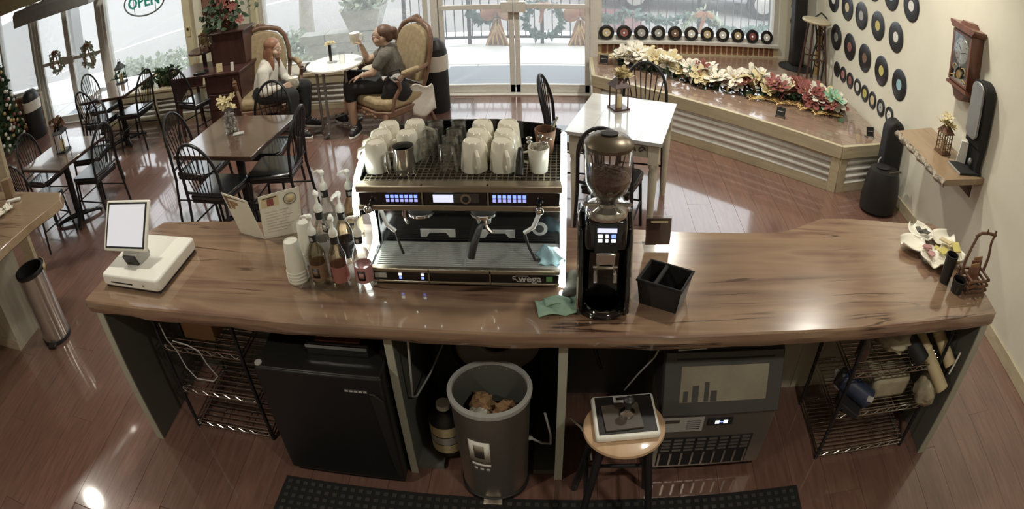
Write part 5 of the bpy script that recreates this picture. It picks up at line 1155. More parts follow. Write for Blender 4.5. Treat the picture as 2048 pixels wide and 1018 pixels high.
# ================================================================== ledge with corrugated fronts under the windows
def corrugated(L, z0, z1, amp=.011, period=.066):
    n_ = int((z1 - z0)/period*8)
    return lambda u, v: (L*u, -amp*sin(2*pi*(z0 + (z1 - z0)*v)/period), z0 + (z1 - z0)*v), n_
t = thing('window_ledge', 'long pine bench ledge with corrugated metal fronts under the left and front windows', 'ledge', (0, 6.86, 0))
LX0, LX1 = -6.36, -1.80
MB().box(LX0, LX1, -.02, .385, .415, .45).build('top_board', M['pale'], t, bevel=.004)
MB().box(LX0, LX1, -.012, .012, .32, .415).build('upper_rail', M['pineh'], t, bevel=.003); MB().box(LX0, LX1, -.012, .012, 0, .07).build('lower_rail', M['pineh'], t, bevel=.003)
for k in range(5):
    xx = LX0 + .03 + k*(LX1 - LX0 - .06)/4; MB().box(xx - .03, xx + .03, -.016, .02, 0, .415).build('stile', M['pale'], t)
    if k < 4:
        f_, n_ = corrugated((LX1 - LX0 - .06)/4 - .06, .07, .32); m_ = MB().grid(f_, 1, n_); m_.build('corrugated_panel', M['galv'], t, loc=(xx + .03, .008, 0), thick=.002)
for xx in (LX0, LX1 - .03): MB().box(xx, xx + .03, 0, .38, 0, .415).build('end_board', M['pale'], t)
for k in range(4):
    px = (-5.42, -5.12, -5.95, -4.95)[k]; t = thing('ledge_plant', ['pale flowering plant on the window ledge left of the desk', 'small leafy plant on the window ledge beside the desk', 'small leafy plant at the left end of the window ledge', 'small plant on the window ledge nearest the desk'][k], 'plant', (px, 7.03, .45))
    MB().lathe([(.05, 0), (.065, .07), (.055, .07), (0, .06)], 16).build('pot', M['fbrown'], t); q = MB(); tufts(q, [(0, 0, .1), (0, 0, .14)], .05, 110, .08, rg); q.build('leaves', M['leaf'], t, smooth=0)
    q = MB()
    for _ in range(5): flowerhead(q, (rg.uniform(-.09, .09), rg.uniform(-.09, .03), .14 + rg.uniform(0, .06)), .03, (0, -.5, 1), rg, 5)
    q.build('blossoms', M['fcream'], t, smooth=0)
tag(MB().grid(lambda u, v: (-2.95 + .55*u, 6.9 + .25*v, .455 + .05*sin(9*u + 2*v)**2 + .08*math.exp(-((u - .55)**2*10 + (v - .5)**2*8))), 18, 8).build('dark_jacket', M['blackm'], thick=.012), 'dark jacket lying on the window ledge behind the round table', 'jacket')

# ================================================================== stage
t = thing('corner_stage', 'low corner stage with brown boards, pine frame and corrugated metal front', 'stage', (0, 0, 0))
ZS = .46; A_, B_, D_ = Vector((.31, 6.50)), Vector((2.485, 4.955)), Vector((3.09, 5.12))
poly = [(.31, 6.50), (2.485, 4.955), (3.09, 5.12), (3.035, 7.58), (2.70, 7.585), (.42, 7.25), (.31, 7.15)]
MB().prism([(x + (.02 if x < 1 else -.02), y + .02 if y < 7 else y - .0) for x, y in poly], .30, .435).build('deck_core', M['pale'], t)
bd = (B_ - A_).normalized(); bn = Vector((-bd.y, bd.x))
def clipboard(y0, y1):
    """strip of deck between two parallels of the front edge"""
    import itertools
    P_ = [Vector(p) for p in poly]
    def cut(P_, d, keep):
        out = []
        for i, a in enumerate(P_):
            b = P_[(i + 1) % len(P_)]; da = (a - A_).dot(bn) - d; db = (b - A_).dot(bn) - d
            ia, ib = (da >= 0) == keep or da == 0, (db >= 0) == keep or db == 0
            if ia: out.append(a)
            if ia != ib: out.append(a + (b - a)*(da/(da - db)))
        return out
    return cut(cut(P_, y0, True), y1, False)
k = 0.0
while k < 2.6:
    pg = clipboard(k + .0015, k + .1435)
    if len(pg) >= 3: MB().prism([(p.x, p.y) for p in pg], .435, ZS).build('deck_board', M['stagetop'], t)
    k += .145
def face(a, b, nm_):
    L_ = (b - a).length; ang = atan2((b - a).y, (b - a).x); o_ = (a.x, a.y, 0)
    def put(mb, name, mat, **kw): return mb.build(name, M[mat], t, loc=o_, rot=(0, 0, ang), **kw)
    put(MB().box(-.005, L_ + .005, -.028, .012, .345, ZS + .004), 'lip_board', 'pineh', bevel=.004)
    put(MB().box(0, L_, -.012, .012, 0, .085), 'bottom_rail', 'pineh', bevel=.003)
    for s in (0, L_ - .09): put(MB().box(s, s + .09, -.014, .014, .0, .345), 'stile', 'pale', bevel=.003)
    f_, n_ = corrugated(L_ - .18, .085, .345, .012, .068)
    m_ = MB().grid(f_, 1, n_).build('corrugated_panel', M['galv'], t, loc=(a.x + (b - a).normalized().x*.09, a.y + (b - a).normalized().y*.09, 0), rot=(0, 0, ang), thick=.002)
face(A_, B_, 0); face(B_, D_, 1); face(Vector((.31, 7.15)), A_, 2)

rg = random.Random(31)
path = [(.62, 6.98), (.774, 6.93), (1.06, 6.64), (1.387, 6.366), (1.727, 6.196), (2.096, 6.10), (2.418, 6.00), (2.62, 5.83), (2.80, 5.66)]
def onpath(s):
    s *= len(path) - 1; i = min(int(s), len(path) - 2); f_ = s - i; return (path[i][0]*(1-f_) + path[i+1][0]*f_, path[i][1]*(1-f_) + path[i+1][1]*f_)
q = MB(); tufts(q, [onpath(rg.random()*.97) + (ZS + .05,) for _ in range(300)], .05, 420, .075, rg); q.v = [(x, y, max(z, ZS + .003)) for x, y, z in q.v]
tag(q.build('foliage_bed', M['leaf'], smooth=0), 'dark green leaves lying under the flower row on the stage', 'foliage', kind='stuff')
q = MB(); tufts(q, [onpath(.3 + rg.random()*.65) + (ZS + .04,) for _ in range(300)], .06, 240, .075, rg); q.v = [(x, y, max(z, ZS + .003)) for x, y, z in q.v]
tag(q.build('dried_leaf_bed', M['fbrown'], smooth=0), 'brown dried leaves lying in the flower row on the stage', 'foliage', kind='stuff')
fl_specs = []
for k in range(84):
    s = (k + .5)/84
    if s < .5: mt = 'fwhite' if k % 3 else 'fcream'
    elif s < .62: mt = ['fwhite', 'fcream', 'fred'][k % 3]
    elif s < .92: mt = ['fred', 'fwhite', 'fred', 'fwhite', 'fcream'][k % 5]
    else: mt = 'fmint' if k % 2 else 'fred'
    if k in (3, 27): mt = 'fred'
    fl_specs.append((s, mt))
GL = {'fwhite': ('white silk blossom in the flower row along the stage', 'white blossoms on the stage'), 'fcream': ('cream silk blossom in the flower row along the stage', 'cream blossoms on the stage'),
      'fred': ('burgundy silk blossom in the flower row along the stage', 'burgundy blossoms on the stage'), 'fmint': ('mint green silk blossom at the wall end of the flower row', 'mint blossoms on the stage')}
for s, mt in fl_specs:
    x, y = onpath(s); r_ = rg.uniform(.085, .125)
    q = MB(); flowerhead(q, (0, 0, 0), r_, (rg.uniform(-.6, .3), rg.uniform(-1.2, .1), 1), rg, rg.choice((5, 6, 7)), rg.uniform(.3, .8))
    o = q.build('silk_flower', M[mt], smooth=0, loc=(x + rg.uniform(-.14, .14), y + rg.uniform(-.13, .13), ZS + rg.uniform(.09, .19))); tag(o, GL[mt][0], 'flower', GL[mt][1])
    MB().cyl((0, 0, 0), (0, .01, -.07), .004, n=6).build('stem', M['leaf'], o)
    MB().ball((0, -.005, .012), .014, 8, 6).build('flower_eye', M['gold'], o)
for k, (s, w_, mt, lab) in enumerate([(.18, .16, 'fcream', 'wide cream mesh ribbon loop at the start of the flower row'), (.52, .17, 'fcream', 'wide pale gold mesh ribbon loop in the middle of the flower row'), (.38, .13, 'fwhite', 'white mesh ribbon loop left of the gold mesh loop'), (.72, .19, 'fred', 'wide burgundy fabric ribbon lying among the flowers'), (.84, .17, 'fred', 'second burgundy fabric ribbon nearer the right wall')]):
    x, y = onpath(s); q = MB().grid(lambda u, v: (x - w_ + 2*w_*u, y - .10 + .2*v + .03*sin(6*u), ZS + .02 + .20*sin(pi*u)*(.75 + .25*sin(5*v + k)) + .02*sin(11*u + 3*v)), 18, 6)
    tag(q.build('ribbon_loop', M[mt], thick=.003), lab, 'ribbon')
for k, s in enumerate((.58, .68, .78, .86)):
    x, y = onpath(s); q = MB()
    for j in range(4): q.tube([(x - .16 + .03*i + .01*sin(i*1.7 + j), y - .14 + .05*sin(i*.8 + j*1.4) - .012*j, ZS + .014 + .02*abs(sin(i + j))) for i in range(12)], .006, 5)
    tag(q.build('raffia_strand', M['gold']), ['twisted raffia under the gold mesh loop', 'twisted raffia left of the black table sign', 'twisted raffia right of the black table sign', 'twisted raffia near the mint blossoms'][k], 'raffia')
def tsign(x, y, rz, lab):
    t = thing('table_sign', lab, 'sign', (x, y, ZS + .004), R(rz)); MB().obox((0, 0, .055), (.09, .008, .085), (R(-16), 0, 0)).build('board', M['blackm'], t, bevel=.002)
    MB().obox((0, -.0065, .06), (.06, .001, .006), (R(-16), 0, 0)).build('chalk_line', M['lgrey'], t); MB().tube([(-.045, -.03, .006), (-.045, .03, .004)], .004, 6).tube([(.045, -.03, .006), (.045, .03, .004)], .004, 6).tube([(-.045, -.02, .018), (.045, -.02, .018)], .004, 6).build('easel', M['black'], t)
tsign(2.03, 5.54, -30, 'small black easel sign on the front edge of the stage'); tsign(2.91, 5.22, 5, 'small black easel sign on the right corner of the stage'); tsign(.43, 6.90, -15, 'small dark sign at the far left end of the stage beside the door')
t = thing('wood_stool', 'round topped wooden stool with dark legs standing on the stage', 'stool', (2.82, 6.72, ZS))
MB().lathe([(.13, .71), (.17, .72), (.178, .735), (.17, .75), (0, .75)], 36).build('seat', M['pale'], t)
for k in range(4):
    a = R(45 + 90*k); MB().tube([(.10*cos(a), .10*sin(a), .72), (.19*cos(a), .19*sin(a), 0)], [.016, .013], 8).build('leg', M['darkwood'], t)
    b = a + pi/2; z_ = .40 if k % 2 else .30; q_ = .10 + .09*(1 - z_/.72); MB().tube([(q_*cos(a), q_*sin(a), z_), (q_*cos(b), q_*sin(b), z_)], .009, 6).build('rung', M['darkwood'], t)
t = thing('tower_speaker', 'tall slim dark column on a round base at the back corner of the stage', 'speaker', (2.80, 7.26, ZS)); MB().lathe([(.22, 0), (.22, .012), (.1, .03), (.09, .04)], 36).build('base', M['blackm'], t); MB().box(-.085, .085, -.08, .08, .035, 1.45).build('column', M['bplastic'], t, bevel=.02); MB().box(-.07, .07, -.085, -.078, .1, 1.38).build('grille', M['blackm'], t)
t = thing('scroll_easel', 'black wrought iron scroll stand behind the wooden stool', 'stand', (2.96, 6.92, ZS))
q = MB()
for sx in (-.07, .07): q.tube([(sx, 0, 0), (sx*1.2, .0, .25), (sx*.5, 0, .45), (sx*1.1, 0, .72)], .012, 8)
q.build('upright', M['iron'], t)
for zc, r_ in ((.18, .06), (.36, .05), (.56, .06)): MB().tube([(r_*(1 - k/22)*cos(k*.55), 0, zc + r_*(1 - k/22)*sin(k*.55)) for k in range(18)], .008, 6).build('scroll', M['iron'], t)
MB().tube([(-.08, 0, .74), (0, 0, .80), (.08, 0, .74)], .011, 8).build('crest', M['iron'], t); MB().tube([(0, 0, .5), (0, .14, 0)], .009, 6).build('rear_leg', M['iron'], t)
MB().box(-.035, .035, .0, .02, .03, .70).build('gold_cloth', M['gold'], t)

# ================================================================== records
rp_ = {}
def record(kind, x, y, z, rz, lm, label, group, tilt=0):
    r_ = .15 if kind == 'lp' else .088; lr = .052 if kind == 'lp' else .046
    t = thing('vinyl_record' if kind == 'lp' else 'single_record', label, 'record', (x, y, z), rz, group)
    k = (kind, lm)
    if kind not in rp_:
        prof_ = [(lr*.9, .002), (r_*.97, .002), (r_, 0), (r_*.97, -.002), (lr*.9, -.002)]
        rx = Matrix.Rotation(R(90), 4, 'X')
        rp_[kind] = MB().shell(prof_, 40).xf(rx).mesh('disc', M['record'])
        gq = MB()
        for j in range(4): gq.shell([(lr*1.2 + j*(r_ - lr)*.22, .0019), (lr*1.2 + j*(r_ - lr)*.22 + .003, .0027), (lr*1.2 + j*(r_ - lr)*.22 + .004, .0019)], 36)
        rp_[kind + 'g'] = gq.xf(rx).mesh('groove_band', M['bplastic'])
    if k not in rp_:
        rx = Matrix.Rotation(R(90), 4, 'X')
        hr = .004 if kind == 'lp' else .012
        rp_[k] = MB().shell([(hr, .003), (lr, .003), (lr, -.003), (hr, -.003)], 28).xf(rx).mesh('paper_label', M[lm])
    for nm, me in (('disc', rp_[kind]), ('groove_band', rp_[kind + 'g']), ('paper_label', rp_[k])):
        o = bpy.data.objects.new(nm, me); COL.objects.link(o); o.parent = t
    if tilt: t.rotation_euler.x = tilt
    return t
wa = atan2(1, -.0297) - pi    # wall direction
def onw(y, z, d=.006): return (wallx(y) - d, y, z)
RW = R(-90) + .0297
NM = {'lgrey': 'silver', 'lred': 'red', 'lbrown': 'brown', 'lyellow': 'yellow', 'lblue': 'pale blue', 'lwhite': 'white', 'lcream': 'cream', 'lpink': 'pink', 'bplastic': 'black'}
rows = [('lp', 1.055, [(6.65, 'lgrey'), (6.275, 'lred'), (5.887, 'lbrown'), (5.49, 'lyellow'), (5.10, 'lblue')], 'lower row of large records'), ('lp', 1.468, [(6.79, 'lwhite'), (6.41, 'lcream'), (6.05, 'lgrey'), (5.66, 'lyellow'), (5.267, 'lwhite')], 'middle row of large records'), ('lp', 1.84, [(6.2, 'lred'), (5.80, 'lcream'), (5.42, 'lblue'), (5.02, 'lwhite')], 'upper row of large records'),
        ('s', .705, [(6.55, 'bplastic'), (6.37, 'lpink'), (6.18, 'lred'), (5.98, 'lwhite'), (5.79, 'lyellow'), (5.6, 'lcream'), (5.40, 'lgrey'), (5.205, 'lwhite')], 'low row of small records')]
ORD = ['first', 'second', 'third', 'fourth', 'fifth', 'sixth', 'seventh', 'last']
for kind, z, L_, row in rows:
    for i, (y, lm) in enumerate(L_): record(kind, *onw(y, z), RW, lm, '%s record, %s label, %s from the corner, %s, right wall' % ('large' if kind == 'lp' else 'small', NM[lm], ORD[i], row), row + ' on the right wall')
sang = atan2(dv.y, dv.x)
for i, lm in enumerate(['lcream', 'lred', 'lgrey', 'lgrey', 'lbrown', 'lwhite', 'lcream', 'lwhite', 'lcream', 'lred', 'lwhite']):
    s = .06 + i*(LW - .14)/10.2; q_ = along(s, -.012)
    record('s', q_[0], q_[1], .64 + .088, sang, lm, 'small record with %s label standing %s from the door on the window sill' % (NM[lm], (ORD[:7] + ['eighth', 'ninth', 'tenth', 'last'])[i]), 'small records on the window sill', R(-6))
for i, (z, lm) in enumerate([(.97, 'lgrey'), (1.17, 'lwhite'), (1.36, 'lred')]): q_ = along(LW + .30, -.008); record('s', q_[0], q_[1], z, sang, lm, 'small record with %s label, %s up in the column behind the stool' % (NM[lm], ['lowest', 'second', 'third'][i]), 'column of small records behind the stool')

# ================================================================== right wall: clock, shelf and what stands on it
t = thing('wall_clock', 'walnut pendulum wall clock with round white dial', 'clock', (0, 3.965, 0))
X0, X1 = 3.005, 3.14
MB().box(X0 + .012, X1, -.145, .145, 1.47, 1.90).build('case', M['clockwood'], t, bevel=.004)
MB().slab([(-.18, 1.93), (.18, 1.93), (.18, 1.955), (.15, 1.955), (.15, 1.905), (-.15, 1.905), (-.15, 1.955), (-.18, 1.955)][::-1][:0] or [(-.15, 1.90), (.15, 1.90), (.185, 1.935), (.185, 1.955), (-.185, 1.955), (-.185, 1.935)], 'x', X0 - .015, X1).build('cornice', M['clockwood'], t, bevel=.004)
MB().slab([(-.07, 1.955), (.07, 1.955), (.04, 1.985), (-.04, 1.985)], 'x', X0 + .02, X1).build('pediment', M['clockwood'], t)
MB().slab([(-.15, 1.47), (-.165, 1.445), (.165, 1.445), (.15, 1.47)], 'x', X0 - .008, X1).build('bottom_moulding', M['clockwood'], t); MB().slab([(-.13, 1.445), (-.09, 1.41), (-.06, 1.365), (-.02, 1.355), (.02, 1.355), (.06, 1.365), (.09, 1.41), (.13, 1.445)], 'x', X0 + .03, X1).build('bracket', M['clockwood'], t)
dr = MB().box(X0, X0 + .014, -.145, -.118, 1.48, 1.89).box(X0, X0 + .014, .118, .145, 1.48, 1.89).box(X0, X0 + .014, -.118, .118, 1.48, 1.50).box(X0, X0 + .014, -.118, .118, 1.87, 1.89).build('door', M['clockwood'], t, bevel=.003)
MB().box(X0 + .010, X0 + .013, -.118, .118, 1.50, 1.87).build('inner_back', M['blackm'], t)
ry = Matrix.Rotation(R(-90), 4, 'Y')
dl = MB().lathe([(.098, 0), (.098, .004), (0, .004)], 40).xf(Matrix.Translation((X0 + .009, 0, 1.745)) @ ry).build('dial', M['lwhite'], t)
MB().shell([(.098, .003), (.104, .006), (.108, .002)], 40).xf(Matrix.Translation((X0 + .009, 0, 1.745)) @ ry).build('bezel_ring', M['bronze'], dl)
for k in range(12): a = k*pi/6; MB().obox((X0 + .004, .08*sin(a), 1.745 + .08*cos(a)), (.0015, .006, .018), (-a, 0, 0)).build('hour_mark', M['blackm'], dl)
MB().obox((X0 + .003, .02, 1.765), (.0015, .006, .06), (R(-45), 0, 0)).build('hour_hand', M['blackm'], dl); MB().obox((X0 + .003, -.032, 1.735), (.0015, .005, .08), (R(70), 0, 0)).build('minute_hand', M['blackm'], dl)
MB().lathe([(.035, 0), (.035, .005), (0, .006)], 24).xf(Matrix.Translation((X0 + .008, 0, 1.555)) @ ry).build('pendulum_bob', M['gold'], t); MB().box(X0 + .004, X0 + .008, -.004, .004, 1.56, 1.65).build('pendulum_rod', M['gold'], t)
for sy in (-1, 1):
    gl_ = MB(); gl_.tube([(X0 + .004, sy*.03, 1.615), (X0 + .004, sy*.07, 1.625), (X0 + .004, sy*.10, 1.60), (X0 + .004, sy*.085, 1.575)], .005, 6); gl_.tube([(X0 + .004, sy*.115, 1.52), (X0 + .004, sy*.07, 1.535), (X0 + .004, sy*.055, 1.515)], .005, 6); gl_.build('gilt_scroll', M['gold'], t)
MB().box(X0 + .0005, X0 + .003, -.118, .118, 1.50, 1.87).build('glass', M['clockglass'], dr)

t = thing('live_edge_shelf', 'live edge wooden shelf with bark front fixed to the right wall', 'shelf', (0, 0, 0))
SZ = .93; rs = random.Random(8)
fe = [(2.66 + .012*sin(k*1.9) + rs.uniform(-.01, .01) + .03*k/18*0, 4.26 - .83*k/18) for k in range(19)]
pg = [(wallx(3.50) , 3.50)] + [(wallx(4.42), 4.42)] + fe
MB().prism(pg, SZ - .05, SZ).build('board', M['shelfwood'], t, bevel=.004)
q = MB().grid(lambda u, v: (2.655 + .012*sin(u*34) - .02*sin(pi*v) + rs.uniform(-.008, .008), 4.27 - .85*u, SZ - .002 - .052*v), 40, 4); q.build('bark_strip', M['bark2'], t, thick=.008, smooth=0)
for yy in (3.62, 4.3): MB().slab([(3.13, SZ - .05), (2.85, SZ - .05), (3.13, SZ - .22)], 'y', yy - .01, yy + .01).build('bracket', M['darkwood'], t)
t = lantern('brown wire lantern with dried bow on the live edge shelf', (2.93, 3.90, SZ), R(10), .92, 'fbrown', True)
q = MB()
for k in range(9): flowerhead(q, (rg.uniform(-.05, .05), rg.uniform(-.05, .05), .22 + rg.uniform(0, .07)), .045, (rg.uniform(-.8, .8), rg.uniform(-.8, .4), 1), rg, 5)
q.build('dried_bow', M['fcream'], t, smooth=0)
t = thing('display_case', 'tall black round topped case with grey metal front standing on the shelf', 'case', (0, 0, 0))
yc = 3.645; hw = .105
def arch_(w_, z0, z1, n_=10): return [(yc - w_, z0), (yc + w_, z0), (yc + w_, z1 - w_*.75)] + [(yc + w_*cos(pi*k/n_), z1 - w_*.75 + w_*.75*sin(pi*k/n_)) for k in range(1, n_)] + [(yc - w_, z1 - w_*.75)]
P1 = arch_(hw, 1.13, 1.63)
MB().hexa([(3.02 if z > 1.3 else 3.04, y, z) for y, z in P1], [(3.135, y, z) for y, z in P1]).build('case', M['blackm'], t, bevel=.006)
P2 = [(yc - .085, 1.22), (yc - .05, 1.18), (yc + .05, 1.18), (yc + .085, 1.22)] + arch_(.085, 1.2, 1.615)[2:]
MB().slab(P2, 'x', 3.0, 3.022).build('metal_front', M['mist'], t, bevel=.008)
MB().slab([(yc - .105, 1.135), (yc + .105, 1.135), (yc + .09, 1.0), (yc + .10, .945), (yc - .10, .945), (yc - .09, 1.0)], 'x', 3.07, 3.13).build('neck', M['blackm'], t, bevel=.006)
MB().box(2.885, 3.13, yc - .12, yc + .085, SZ, SZ + .018).build('foot_plate', M['blackm'], t, bevel=.003); MB().box(2.88, 2.886, yc - .12, yc + .085, SZ + .002, SZ + .016).build('pale_edge', M['lgrey'], t)
MB().ball((3.045, yc - .02, 1.0), (.02, .022, .03), 14, 8).build('metal_cap', M['mist'], t)
tag(MB().hexa([(2.97, 3.73, SZ), (3.05, 3.69, SZ), (3.07, 3.72, SZ), (2.99, 3.76, SZ)], [(2.985, 3.72, 1.12), (3.045, 3.69, 1.12), (3.06, 3.71, 1.12), (3.0, 3.745, 1.12)]).build('paper_sleeve', M['lwhite'], bevel=.004), 'white paper sleeve standing behind the black case on the shelf', 'paper')
t = thing('trash_bin', 'black rounded waste bin with dark mouth in front of the stage corner', 'bin', (2.84, 4.66, 0))
MB().lathe([(.15, 0), (.19, .03), (.20, .15), (.175, .33), (.15, .40), (.0, .405)], 32, sx=1, sy=.85).build('body', M['bplastic'], t); MB().lathe([(.075, .407), (.075, .412), (0, .410)], 24, (-.01, .02, 0), sx=1, sy=.7).build('mouth', M['rubber'], t)
MB().box(-.02, .14, -.10, -.085, .40, .415).build('pale_lip', M['scalepan'], t, rot=(0, 0, R(15)))
t = thing('guitar_case', 'tall black case with rounded top leaning in the gap by the right wall', 'case', (2.985, 4.87, 0))
MB().slab([(-.10, 0), (.10, 0), (.10, .70), (.08, .76), (.03, .795), (-.03, .795), (-.08, .76), (-.10, .70)], 'y', -.07, .07).build('body', M['blackm'], t, bevel=.02); MB().tube([(-.102, -.02, .30), (-.125, -.02, .33), (-.125, -.02, .40), (-.102, -.02, .43)], .008, 6).build('grip', M['lgrey'], t)

# ================================================================== left side: timber bar, steel bin, tree, entrance bin
t = thing('timber_bar', 'live edge timber bar end on a washed wooden base at the left', 'bar', (0, 0, 0))
pg = [(-3.40, 2.985), (-3.33, 2.885), (-3.345, 2.75), (-3.40, 2.57), (-3.43, 2.4), (-3.47, 2.2), (-3.55, 1.9), (-3.66, 1.6), (-4.9, 1.6), (-4.9, 3.04), (-4.17, 3.03)]
P_ = dens(pg); rs = random.Random(12)
MB().hexa([(x + rs.uniform(-.012, .012) + .02, y, .955) for x, y in P_], [(x, y, 1.02) for x, y in P_]).build('slab_top', M['barslab'], t, bevel=.008)
bs = MB().box(-4.9, -4.02, 2.36, 2.72, 0, .955).build('base', M['pale'], t)
for k in range(6): MB().box(-4.9 + k*.146, -4.9 + k*.146 + .142, 2.35, 2.36, .09, .955).build('base_board', M['backpanel'], bs)
MB().box(-4.9, -4.01, 2.34, 2.352, 0, .09).build('skirting', M['pale'], bs); MB().box(-4.022, -4.008, 2.35, 2.72, 0, .955).build('end_board', M['backpanel'], bs)
tag(MB().box(-4.78, -4.60, 3.36, 3.41, 0, 1.62).build('wood_post', M['pale'], bevel=.006), 'pale wooden post behind the timber bar at the left edge', 'post')
t = thing('petal_dish', 'small pale scalloped dish on the timber bar', 'dish', (-3.90, 2.70, 1.02)); 
for a in (20, 110, 200, 290): petal(t, a, 0, .10)
MB().lathe([(.035, 0), (.04, .004), (.03, .014), (0, .014)], 20).build('foot', M['ceramic'], t)
tag(MB().obox((-3.93, 2.86, 1.032), (.16, .035, .022), (0, 0, R(18))).build('wrapped_cutlery', M['lwhite'], bevel=.006), 'white wrapped cutlery roll on the timber bar behind the dish', 'cutlery')
tag(MB().obox((-4.05, 2.93, 1.10), (.09, .06, .16), (0, 0, R(20))).build('wood_block_holder', M['barslab'], bevel=.004), 'brown wooden block standing on the timber bar', 'block')
t = steel_bin('steel_can', 'shiny stainless steel bin with dark bag beside the timber bar', (-3.70, 2.605, 0), .135, .135, .60, 'steel', 'bplastic')
MB().lathe([(0, .50), (.124, .50)], 28).build('bag_floor', M['rubber'], t); MB().shell([(.139, .59), (.142, .606), (.128, .61), (.120, .52), (.125, .52), (.132, .6)], 32).build('bag_lining', M['blackm'], t)
MB().grid(lambda u, v: (.15*cos(R(20 + 70*u)), .15*sin(R(20 + 70*u)), .57 + .045*v), 8, 1).build('pale_lid_edge', M['lcream'], t, thick=.006)
MB().obox((.06, -.145, .02), (.08, .05, .02), (0, 0, R(20))).build('pedal', M['bplastic'], t, bevel=.004)
def dome_bin(label, loc, r_, h):
    t = thing('dome_bin', label, 'bin', loc)
    MB().lathe([(r_*.93, 0), (r_, .02), (r_, h*.76), (0, h*.76)], 32).build('body', M['blackm'], t)
    MB().shell([(r_*1.03, h*.58), (r_*1.05, h*.66), (r_*1.04, h*.775), (r_*.98, h*.78), (r_*.99, h*.58)], 32).build('bag_fold', M['bag'], t)
    MB().lathe([(r_*.98, h*.77), (r_*.97, h*.82), (r_*.82, h*.92), (r_*.5, h*.985), (0, h)], 32).build('dome_lid', M['bplastic'], t)
    MB().grid(lambda u, v: (r_*.93*cos(R(-130 + 80*u)), r_*.93*sin(R(-130 + 80*u)), h*(.80 + .07*v)), 8, 2).build('flap', M['rubber'], t, thick=.004)
dome_bin('black dome topped bin with white liner between armchair and middle glass doors', (-1.34, 6.70, 0), .138, .82); dome_bin('black dome topped bin with white liner left of the glass entrance', (-8.02, 6.86, 0), .17, .82)
t = thing('christmas_tree', 'decorated tree with red and white ornaments at the left edge by the window', 'tree', (-8.75, 6.55, 0))
MB().cyl((0, 0, 0), (0, 0, 1.9), .05, .02).build('trunk', M['fbrown'], t)
q = MB()
for k in range(1300):
    z = 2.1*(1 - sqrt(rg.random())); r_ = .52*(1 - z/2.2)*sqrt(rg.uniform(.3, 1)); a = rg.uniform(0, 2*pi); tufts(q, [(r_*cos(a), r_*sin(a), z + .06)], .01, 1, .13, rg)
q.build('needles', M['leaf'], t, smooth=0)
ob = {m_: MB().ball((0, 0, 0), .034, 10, 7).mesh('ornament', M[m_]) for m_ in ('fred', 'lwhite', 'fwhite', 'gold')}
for k in range(110):
    z = 2.0*(1 - sqrt(rg.random())); r_ = .53*(1 - z/2.2); a = rg.uniform(-2.6, .9); o = bpy.data.objects.new('ornament', ob[('fred', 'lwhite', 'fwhite', 'gold')[k % 4]]); COL.objects.link(o); o.parent = t; o.location = (r_*cos(a), r_*sin(a), z + .1)
MB().lathe([(.33, 0), (.30, .06), (.1, .1), (0, .1)], 28).build('tree_skirt', M['lwhite'], t)
for k, (x, z, lab) in enumerate([(-7.53, 1.16, 'small wreath with ribbon on the left leaf of the glass entrance'), (-6.72, 1.14, 'small wreath with ribbon on the right leaf of the glass entrance')]):
    t = thing('door_wreath', lab, 'wreath', (x, 7.235, z - .1)); pts = [(.13*cos(a), 0, .16*sin(a)) for a in [2*pi*j/20 for j in range(20)]]
    q = MB().tube(pts, .012, 6, closed=True); tufts(q, pts, .02, 130, .06, rg); q.build('greenery', M['hedge'], t, smooth=0)
    q = MB()
    for s_ in (-1, 1): q.ball((s_*.045, -.02, .17), (.05, .014, .028), 10, 6, rot=(0, s_*.5, 0)); q.tube([(s_*.02, -.02, .15), (s_*.06, -.025, .0), (s_*.1, -.02, -.18)], [.012, .014, .010], 6)
    q.build('ribbon', M['redgold'], t)
# neon sign in the window
t = thing('open_sign', 'oval neon sign reading OPEN hanging in the window left of the pier', 'sign', (-5.40, 7.20, 1.645), R(0))
MB().tube([(.375*cos(a), 0, .20*sin(a)) for a in [2*pi*k/36 for k in range(36)]], .012, 8, closed=True).build('oval_tube', M['neon'], t)
tx = text('lettering', 'OPEN', .23, M['neong'], t, (0, -.005, .0), (R(90), 0, 0), ext=.006, bold=.004)
for xx in (-.25, .25): MB().tube([(xx, .0, .165), (xx, .02, .80)], .003, 5).build('hanging_wire', M['iron'], t)
for xx in (-.2, .2): MB().tube([(xx, .012, -.17), (xx, .012, .17)], .005, 6).build('support_bar', M['neon'], t)
